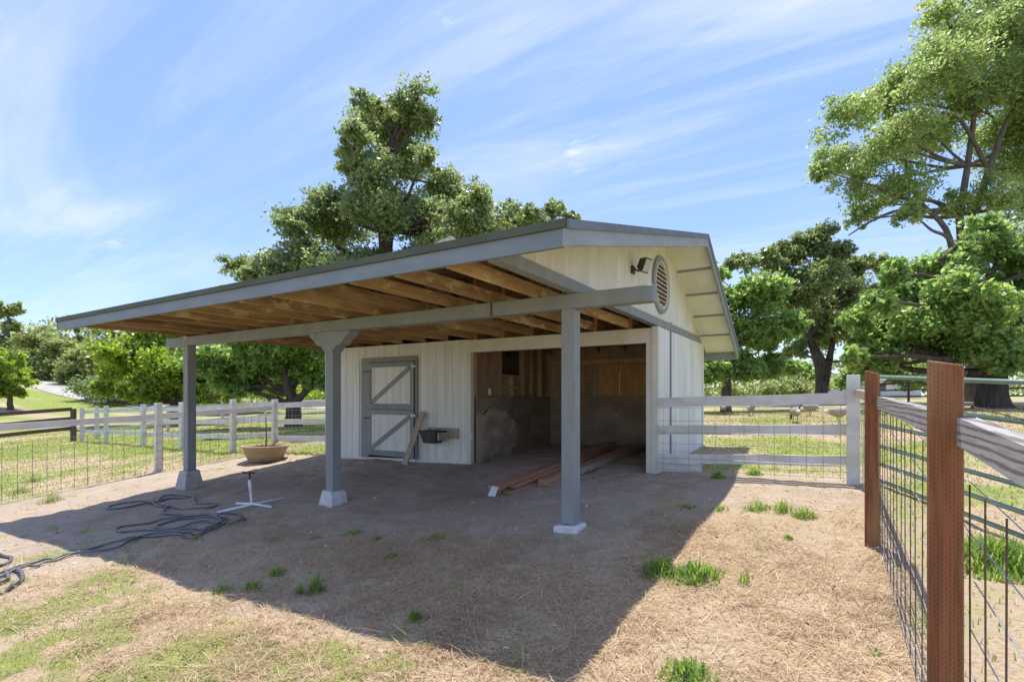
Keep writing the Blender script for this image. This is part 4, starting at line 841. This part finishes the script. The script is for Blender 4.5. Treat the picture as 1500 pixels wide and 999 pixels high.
tree('garden_walnut', 'broad walnut with a dark trunk behind the yard fence', 430, 27,
     [(430, 530, 38), (390, 528, 38), (462, 528, 38), (350, 535, 36), (325, 556, 26), (505, 520, 48), (375, 562, 20), (420, 490, 40), (475, 560, 16), (540, 500, 40), (310, 520, 34), (455, 562, 12), (345, 570, 16), (370, 490, 40)],
     'leaf_walnut', 0.24, 62000, 0.42, 1.2, sub=0.5)
tree('maple_tree', 'wide bright green tree beyond the lawn', 255, 32,
     [(250, 535, 44), (300, 540, 36), (200, 522, 36), (222, 562, 30), (282, 572, 22), (172, 545, 28), (310, 500, 30), (188, 575, 18), (240, 490, 32), (255, 578, 20), (205, 495, 26), (330, 545, 30), (345, 575, 18), (150, 570, 18), (160, 515, 22), (310, 578, 18)],
     'leaf_bright', 0.26, 46000, 0.35, 1.3, sub=0.55)
tree('meadow_tree', 'light green tree filling the gap behind the two walnuts', 345, 46,
     [(345, 530, 34), (390, 540, 30), (310, 545, 28), (370, 505, 30), (440, 540, 34), (480, 550, 30), (290, 560, 18), (410, 572, 14), (350, 572, 14)], 'leaf_bright', 0.34, 22000, 0.3, 1.5, sub=0.6)
tree('lawn_tree', 'small bright green tree shading the lawn edge beside the driveway', 15, 42,
     [(-5, 545, 28), (18, 530, 20), (32, 556, 17), (8, 568, 18), (-25, 530, 26), (28, 574, 10)], 'leaf_bright', 0.30, 9000, 0.22, 0.9, sub=0.5)
far = 'trees on the rise beyond the driveway'
tree('gum_tree', 'tall thin olive tree on the skyline above the driveway', 10, 88, [(5, 458, 16), (22, 452, 12), (14, 482, 16), (0, 505, 18), (30, 500, 14)], 'leaf_olive', 0.6, 6000, 0.5, 7, 'barkpale', group=far, sub=1.0)
tree('hill_oak', 'dense dull green oak beside the pale gum tree', 66, 70, [(60, 500, 24), (45, 530, 26), (86, 512, 24), (70, 555, 24), (40, 560, 18)], 'leaf_olive', 0.5, 9000, 0.5, 3, group=far, sub=0.9)
tree('hill_oak', 'rounded olive oak above the bend of the driveway', 128, 66, [(120, 518, 22), (146, 538, 24), (110, 556, 20), (160, 510, 18), (135, 565, 18)], 'leaf_olive', 0.5, 8000, 0.5, 2.5, group=far, sub=0.9)
tree('hill_oak', 'olive oak half hidden behind the wide bright green tree', 195, 76, [(190, 510, 22), (212, 498, 20), (176, 545, 22), (232, 492, 18), (260, 490, 22), (290, 480, 20)], 'leaf_olive', 0.55, 8000, 0.5, 2.5, group=far, sub=0.9)
for px_, tp, lb in ((114, 466, 'slim dark conifer tip showing above the oaks'), (168, 450, 'taller dark conifer tip showing just left of the porch eave')):
    tree('conifer', lb, px_, 100, [(px_, tp + 4 + 13 * k, 2.5 + 1.7 * k) for k in range(7)], 'leaf_oak', 0.5, 2600, 0.25, 4, group=far, sub=0.6, depth=0.1)
def shrub(px, py, Z, wd, ht, m, label, leaf=0.3, n=2600, group='shrubs along the driveway'):
    q = W(px, HOR, Z); b = np.array((q[0], q[1], gz(q[0], q[1]))); t = empty('shrub', b, label, 'shrub', group)
    cl = [(b[0] + random.uniform(-.5, .5) * wd, b[1] + random.uniform(-.5, .5) * wd, b[2] + ht * random.uniform(0.3, 0.75), ht * random.uniform(0.3, 0.5)) for _ in range(7)]
    V, Fq, rn, _ = foliage(cl, n, leaf, 0.5); tag(npmesh('foliage', V, Fq, m, t, b, rn), kind='stuff')
    st_ = MB()
    for c in cl: st_.tube(wiggle(b - (0, 0, .1), c[:3], 3, 0.05), [0.06, 0.05, 0.03, 0.02], 5)
    mk('stem', st_, 'bark', t)
for px_, Z_ in ((135, 52), (165, 50), (195, 50), (225, 52), (262, 54), (300, 56)):
    shrub(px_, 0, Z_, 4.0, 2.6, 'leaf_oak', 'dark bushy shrub along the far edge of the driveway')
for px_, Z_ in ((50, 80), (72, 76), (96, 70), (114, 66)):
    shrub(px_, 0, Z_, 5.0, 4.0, 'leaf_olive', 'olive bush on the rise above the driveway', leaf=0.42, group='bushes above the driveway')
for px_, Z_ in ((335, 58), (372, 56), (412, 60), (455, 58), (498, 60)):
    shrub(px_, 0, Z_, 4.5, 3.0, 'leaf_bright', 'light green bush in the hedge behind the broad walnut', group='hedge behind the walnut')
for px_ in (1085, 1130, 1165):
    shrub(px_, 0, 46, 4.5, 2.2, 'leaf_olive', 'pale green shrub along the far edge of the dry field', group='shrubs across the field')
# far wood on the skyline
cl = []
for px_ in range(-260, 1760, 26):
    Z_ = random.uniform(105, 140); hgt_ = (13 if px_ < 560 else 10) * random.uniform(0.7, 1.15); q = W(px_, HOR, Z_); b = gz(q[0], q[1])
    for k in range(3): cl.append((q[0] + random.uniform(-2, 2), q[1] + random.uniform(-2, 2), b + hgt_ * (0.2 + 0.28 * k), hgt_ * random.uniform(0.26, 0.4)))
V, Fq, rn, _ = foliage(cl, 60000, 0.9, 1.5)
tag(npmesh('distant_wood', V, Fq, 'leaf_olive', None, (0, 0, 0), rn), 'far-off line of trees on the skyline', 'wood', None, 'stuff')
# long pale house seen between the trunks
hp = W(1218, HOR, 64); hb = gz(hp[0], hp[1]); hd_ = np.array((0.853, 0.522))
ho = empty('ranch_house', (hp[0], hp[1], hb), 'long low pale house glimpsed behind the trees across the field', 'house')
def hbox(a, b, d0, d1, z0, z1):
    nn_ = np.array((-0.522, 0.853)); vs = []
    for z in (z0, z1):
        for s_, t_ in ((a, d0), (b, d0), (b, d1), (a, d1)): q = hp[:2] + hd_ * s_ + nn_ * t_; vs.append((q[0], q[1], hb + z))
    return MB().add(vs, [(0, 3, 2, 1), (4, 5, 6, 7), (0, 1, 5, 4), (1, 2, 6, 5), (2, 3, 7, 6), (3, 0, 4, 7)])
mk('wall', hbox(-3.2, 11, 0, 7, -0.3, 2.3), 'house', ho); mk('roof', hbox(-3.8, 11.6, -0.6, 7.6, 2.301, 2.62), 'paper', ho)
for s_ in (-1.6, 1.6, 5.2, 8.6):
    wn = mk('window', hbox(s_, s_ + 1.5, -0.06, -0.001, 0.9, 1.9), 'white', ho); mk('pane', hbox(s_ + .08, s_ + 1.42, -0.09, -0.061, 0.98, 1.82), 'glass', wn)

# ------------------------------------------------------------------ geese on the field
def goose(px, py, yaw, label, down):
    b = G(px, py); g_ = empty('goose', b, label, 'goose', 'geese on the dry field'); q = Matrix.Rotation(yaw, 3, 'Z')
    T = lambda p: tuple(np.array(q @ Vector(p)) + b)
    body = MB().tube([T(p) for p in ((-0.34, 0, 0.36), (-0.24, 0, 0.36), (-0.1, 0, 0.34), (0.06, 0, 0.34), (0.18, 0, 0.37), (0.25, 0, 0.42))], [0.02, 0.085, 0.135, 0.145, 0.105, 0.05], 12)
    nk = ((0.20, 0, 0.40), (0.29, 0, 0.46), (0.36, 0, 0.36), (0.40, 0, 0.20), (0.42, 0, 0.10)) if down else ((0.20, 0, 0.40), (0.27, 0, 0.50), (0.28, 0, 0.62), (0.30, 0, 0.72), (0.35, 0, 0.74))
    mk('body', body, 'goose', g_, True)
    mk('neck_and_head', MB().tube([T(p) for p in nk], [0.05, 0.036, 0.03, 0.036, 0.026], 8), 'goosedark', g_, True)
    e = nk[-1]; mk('beak', MB().tube([T(e), T((e[0] + 0.03, 0, e[2] - (0.05 if down else 0.015)))], [0.016, 0.006], 6), 'beak', g_)
    mk('tail', MB().tube([T((-0.27, 0, 0.35)), T((-0.42, 0, 0.35))], [0.07, 0.02], 8), 'gooserump', g_, True)
    for s_ in (-1, 1): mk('leg', MB().tube([T((0.0, s_ * 0.06, 0.28)), T((0.0, s_ * 0.06, 0.12)), T((0.03, s_ * 0.065, 0.0))], 0.012, 6).box(*(lambda c: (c[0] - .03, c[0] + .03, c[1] - .03, c[1] + .03, c[2] - 0.005, c[2] + 0.01))(T((0.05, s_ * 0.065, 0.0)))), 'beak', g_)
for (px, py, yw, lb, dn) in ((1165, 619, 110, 'grey-brown goose grazing with its pale rear turned, mid field', True), (1187, 610, 160, 'goose grazing at the edge of the tree shade', True), (1100, 609, 80, 'goose standing in the shade with its neck up', False), (1228, 621, 20, 'goose standing beside the white corner post', False), (1060, 608, 100, 'dark goose feeding deep in the tree shade next to the barn', True)):
    goose(px, py, R(yw), lb, dn)

# ------------------------------------------------------------------ weeds, straw and grass
def blades(P, ln, wd, lean, up=1.0, segs=2):
    """tapering bent blades rooted at P"""
    n = len(P); az = rng.uniform(0, 2 * np.pi, n); d = np.stack((np.cos(az), np.sin(az), np.zeros(n)), 1); s_ = np.stack((-d[:, 1], d[:, 0], np.zeros(n)), 1)
    mid = P + d * (ln * lean * 0.35)[:, None] + np.array((0, 0, 1)) * (ln * up * 0.6)[:, None]
    tip = P + d * (ln * lean)[:, None] + np.array((0, 0, 1)) * (ln * up * (1 - 0.35 * lean))[:, None]
    w_ = (wd / 2)[:, None]
    V = np.stack((P - s_ * w_, P + s_ * w_, mid + s_ * w_ * 0.8, mid - s_ * w_ * 0.8, tip + s_ * w_ * 0.15, tip - s_ * w_ * 0.15), 1).reshape(-1, 3)
    i = np.arange(n)[:, None] * 6; Fq = np.concatenate((i + np.array((0, 1, 2, 3)), i + np.array((3, 2, 4, 5))), 0); return V, Fq
def tuft(px, py, wpx, n, ht, label, group, m='leaf_weed', broad=False):
    b = G(px, py); Zd = np.dot(b[:2] - CAM[:2], FW); r = min(wpx / FPX * Zd / 2, 0.013 * math.sqrt(n) + 0.03)
    tn = np.clip(rng.normal(0, 1, (n, 2)), -1.7, 1.7); P = np.stack((b[0] + tn[:, 0] * r * 0.5, b[1] + tn[:, 1] * r * 0.5, np.zeros(n)), 1); P[:, 2] = height(P[:, 0], P[:, 1]) + relief(P[:, 0], P[:, 1]) - 0.01
    ln = ht * rng.uniform(0.4, 1.15, n) * (1.1 - 0.42 * np.hypot(tn[:, 0], tn[:, 1])).clip(0.25, 1.2); V, Fq = blades(P, ln, (0.012 if broad else 0.0065) * rng.uniform(0.7, 1.4, n), rng.uniform(0.15, 0.8, n))
    o = npmesh('weed_tuft', V, Fq, m, None, b, np.repeat(np.clip(rng.uniform(0, 1, n), 0, 1), 6)); return tag(o, label, 'weeds', group)
tuft(968, 838, 62, 650, 0.20, 'dense dark green grass tuft at the shadow edge, on its shaded side', 'green tufts on the straw')
tuft(1020, 845, 80, 620, 0.18, 'dense bright green grass tuft at the shadow edge, on its sunny side', 'green tufts on the straw', broad=True)
tuft(1092, 857, 26, 70, 0.17, 'thin wispy grass tuft in the straw just beyond the big bright tuft', 'green tufts on the straw')
tuft(1008, 995, 90, 320, 0.15, 'broad-bladed green tuft in the sunny straw in front of the red posts', 'green tufts on the straw', broad=True)
for (px, py, wp) in ((1108, 745, 32), (1147, 748, 32), (1178, 756, 30)): tuft(px, py, wp * 1.25, 230, 0.17, 'small bright green weed tuft in the row in front of the white board fence', 'weeds before the white fence')
for (px, py, wp) in ((1052, 700, 24), (1105, 696, 26)): tuft(px, py, wp, 150, 0.16, 'leafy weed growing at the foot of the white board fence', 'weeds under the white fence', broad=True)
for (px, py, wp) in ((1005, 740, 40), (1055, 745, 36), (1155, 790, 12)): tuft(px, py, wp, 90, 0.08, 'sparse low weed patch on the dirt between barn and board fence', 'low weeds by the barn corner', broad=True)
tuft(464, 862, 26, 190, 0.27, 'tallest upright grass tuft within the porch shadow', 'tufts in the porch shadow')
for (px, py, wp, h_) in ((325, 862, 34, .08), (368, 860, 34, .09), (405, 842, 28, .10), (515, 782, 36, .08), (552, 790, 16, .07), (635, 788, 46, .07), (607, 905, 18, .12), (574, 815, 18, .10)):
    tuft(px, py, wp * 1.15, 170, h_ * 1.15, 'small grass tuft growing in the dirt within the porch shadow', 'tufts in the porch shadow')
for (px, py, wp, h_) in ((128, 778, 34, .08), (195, 792, 26, .12), (262, 728, 14, .1), (288, 788, 18, .1), (440, 865, 14, .16)):
    tuft(px, py, wp, 70, h_, 'sparse weed sprig among the hose coils', 'weeds by the hose')
for (px, py, wp) in ((30, 722, 60), (75, 735, 44), (50, 705, 40)): tuft(px, py, wp, 170, 0.30, 'tall grey-green weed clump against the yard wire fence', 'weeds along the yard fence', 'leaf_olive')
tuft(1285, 958, 34, 36, 0.07, 'flat little broad-leaved weed in the straw beside the near red post', 'green tufts on the straw', broad=True)
tuft(1465, 825, 170, 1500, 0.26, 'lush green grass clump growing beyond the red-post fence', 'grass beyond the red-post fence', broad=True)
def scatter(n, box, fn, keep=None):
    x = rng.uniform(box[0], box[1], n); y = rng.uniform(box[2], box[3], n); k = rng.random(n) < fn(x, y); x, y = x[k], y[k]
    return np.stack((x, y, height(x, y) + relief(x, y)), 1)
def inview(x, y, m=0.12):
    dx, dy = x - CAM[0], y - CAM[1]; Z = dx * FW[0] + dy * FW[1]; X = dx * RT[0] + dy * RT[1]
    return ((Z > 1.2) & (np.abs(X) < Z * (0.98 + m) + 0.6))
# loose straw, thick towards the camera
def mat_n(x, y): return sstep(0.3, 0.72, vnoise(x, y, 0.5, 21) * 0.55 + vnoise(x, y, 0.17, 22) * 0.45)
P = scatter(1000000, (-6.5, 2.9, -3.6, 2.7), lambda x, y: np.where(inview(x, y), (masks(x, y)[0] ** 1.2) * (0.2 + 0.8 * mat_n(x, y)) * np.clip(1.15 - 0.14 * (np.hypot(x - 2.4, y + 5)), 0.14, 1), 0) * 0.58)
n = len(P); az = rng.uniform(0, 2 * np.pi, n); ln = rng.gamma(3.0, 0.028, n) + 0.02; wd = rng.uniform(0.0018, 0.0046, n)
bend = rng.normal(0, 0.35, n); a1 = az + bend; P[:, 2] += rng.uniform(0.0, 0.012, n)
d0 = np.stack((np.cos(az), np.sin(az), np.abs(rng.normal(0.05, 0.22, n))), 1); d1 = np.stack((np.cos(a1), np.sin(a1), rng.normal(-0.05, 0.25, n)), 1); s_ = np.stack((-np.sin(az), np.cos(az), np.zeros(n)), 1) * (wd / 2)[:, None]
m1 = P + d0 * (ln / 2)[:, None]; m2 = m1 + d1 * (ln / 2)[:, None]
V = np.stack((P - s_, P + s_, m1 + s_, m1 - s_, m2 + s_ * .4, m2 - s_ * .4), 1).reshape(-1, 3); i_ = np.arange(n)[:, None] * 6; Fq = np.concatenate((i_ + np.array((0, 1, 2, 3)), i_ + np.array((3, 2, 4, 5))), 0)
tag(npmesh('dry_straw', V, Fq, 'straw', None, (0, 0, 0), np.repeat(np.clip(rng.beta(1.1, 1.5, n) * 0.75 + 0.25 * vnoise(P[:, 0], P[:, 1], 0.7, 23), 0, 1), 6)), 'loose dry straw strewn over the yard in front of the barn', 'straw', None, 'stuff')
# clods and crumbs of earth, and fallen dead leaves
P = scatter(11000, (-9.5, 2.6, -3.6, 3.0), lambda x, y: np.where(inview(x, y), 0.25 + 0.75 * (vnoise(x, y, 0.8, 31) > 0.55), 0))
n = len(P); r_ = rng.gamma(2.0, 0.0026, n) + 0.0025; k6 = np.array(((1, 0, 0), (-1, 0, 0), (0, 1, 0), (0, -1, 0), (0, 0, .8), (0, 0, -.8)))
V = (P[:, None] + k6[None] * r_[:, None, None] * rng.uniform(0.6, 1.3, (n, 6, 1))).reshape(-1, 3); t8 = np.array(((0, 2, 4), (2, 1, 4), (1, 3, 4), (3, 0, 4), (2, 0, 5), (1, 2, 5), (3, 1, 5), (0, 3, 5)))
tag(npmesh('dirt_clods', V, (np.arange(n)[:, None, None] * 6 + t8[None]).reshape(-1, 3), 'clod', None, (0, 0, 0), np.repeat(rng.uniform(0, 1, n), 6)), 'small clods and crumbs of dry earth on the yard', 'earth', None, 'stuff')
P = scatter(420, (-9.0, 2.6, -3.6, 3.0), lambda x, y: np.where(inview(x, y), 1.0, 0)); n = len(P); P[:, 2] += 0.012
nr = unit(rng.normal(size=(n, 3)) * 0.35 + np.array((0, 0, 1))); a_ = unit(np.cross(nr, rng.normal(size=(n, 3)))); lg = rng.uniform(0.02, 0.06, n)
V, Fq = quads(P, lg, lg * 0.6, a_, np.cross(nr, a_)); tag(npmesh('dead_leaves', V, Fq, 'straw', None, (0, 0, 0), np.repeat(rng.uniform(0, 1.3, n), 4)), 'scattered dead leaves on the yard dirt', 'leaves', None, 'stuff')
# short green turf in the yard
P = scatter(700000, (-10.6, 2.9, -4.2, 3.2), lambda x, y: np.where(inview(x, y), np.clip(masks(x, y)[1] - 0.1, 0, 1) * (0.25 + 0.75 * vnoise(x, y, 0.09, 41)) * np.clip(1.15 - 0.10 * (np.hypot(x - 2.4, y + 5)), 0.15, 1), 0))
n = len(P); V, Fq = blades(P - (0, 0, 0.004), rng.uniform(0.018, 0.05, n), rng.uniform(0.0025, 0.006, n), rng.uniform(0.3, 1.1, n))
tag(npmesh('yard_turf', V, Fq, 'grass', None, (0, 0, 0), np.repeat(rng.uniform(0, 1, n), 6)), 'short patchy green turf on the sunny yard', 'grass', None, 'stuff')
# lawn and dry field beyond the fences
def outside(x, y):
    pen = (x > -10.5) & (x < 2.75) & (y < 3.1); barn_ = (x > XL - .1) & (x < XR + .1) & (y > 2.9) & (y < YB + .1)
    return ~pen & ~barn_ & inview(x, y, 0.03)
P = scatter(420000, (-34, 9, -4, 22), lambda x, y: np.where(outside(x, y), (0.35 + 0.65 * masks(x, y)[1]) * np.clip(1.2 - np.hypot(x - 2.4, y + 5) / 38, 0.15, 1), 0))
n = len(P); dist = np.hypot(P[:, 0] - CAM[0], P[:, 1] - CAM[1]); mk_g = masks(P[:, 0], P[:, 1])[1]
V, Fq = blades(P, rng.uniform(0.025, 0.065, n), 0.004 + 0.0009 * dist, rng.uniform(0.3, 1.0, n))
isg = rng.random(n) < np.clip(mk_g * 1.25, 0.1, 0.97)
def pick(sel):
    Vi = V.reshape(-1, 6, 3)[sel].reshape(-1, 3); m_ = sel.sum(); i = np.arange(m_)[:, None] * 6; return Vi, np.concatenate((i + np.array((0, 1, 2, 3)), i + np.array((3, 2, 4, 5))), 0), np.repeat(rng.uniform(0, 1, m_), 6)
for sel, m_, nm, lb in ((isg, 'grass', 'lawn_grass', 'green lawn grass beyond the fences'), (~isg, 'straw', 'dry_grass', 'dry yellow grass in the lawn and field')):
    Vi, Fi, ri = pick(sel); tag(npmesh(nm, Vi, Fi, m_, None, (0, 0, 0), ri), lb, 'grass', None, 'stuff')
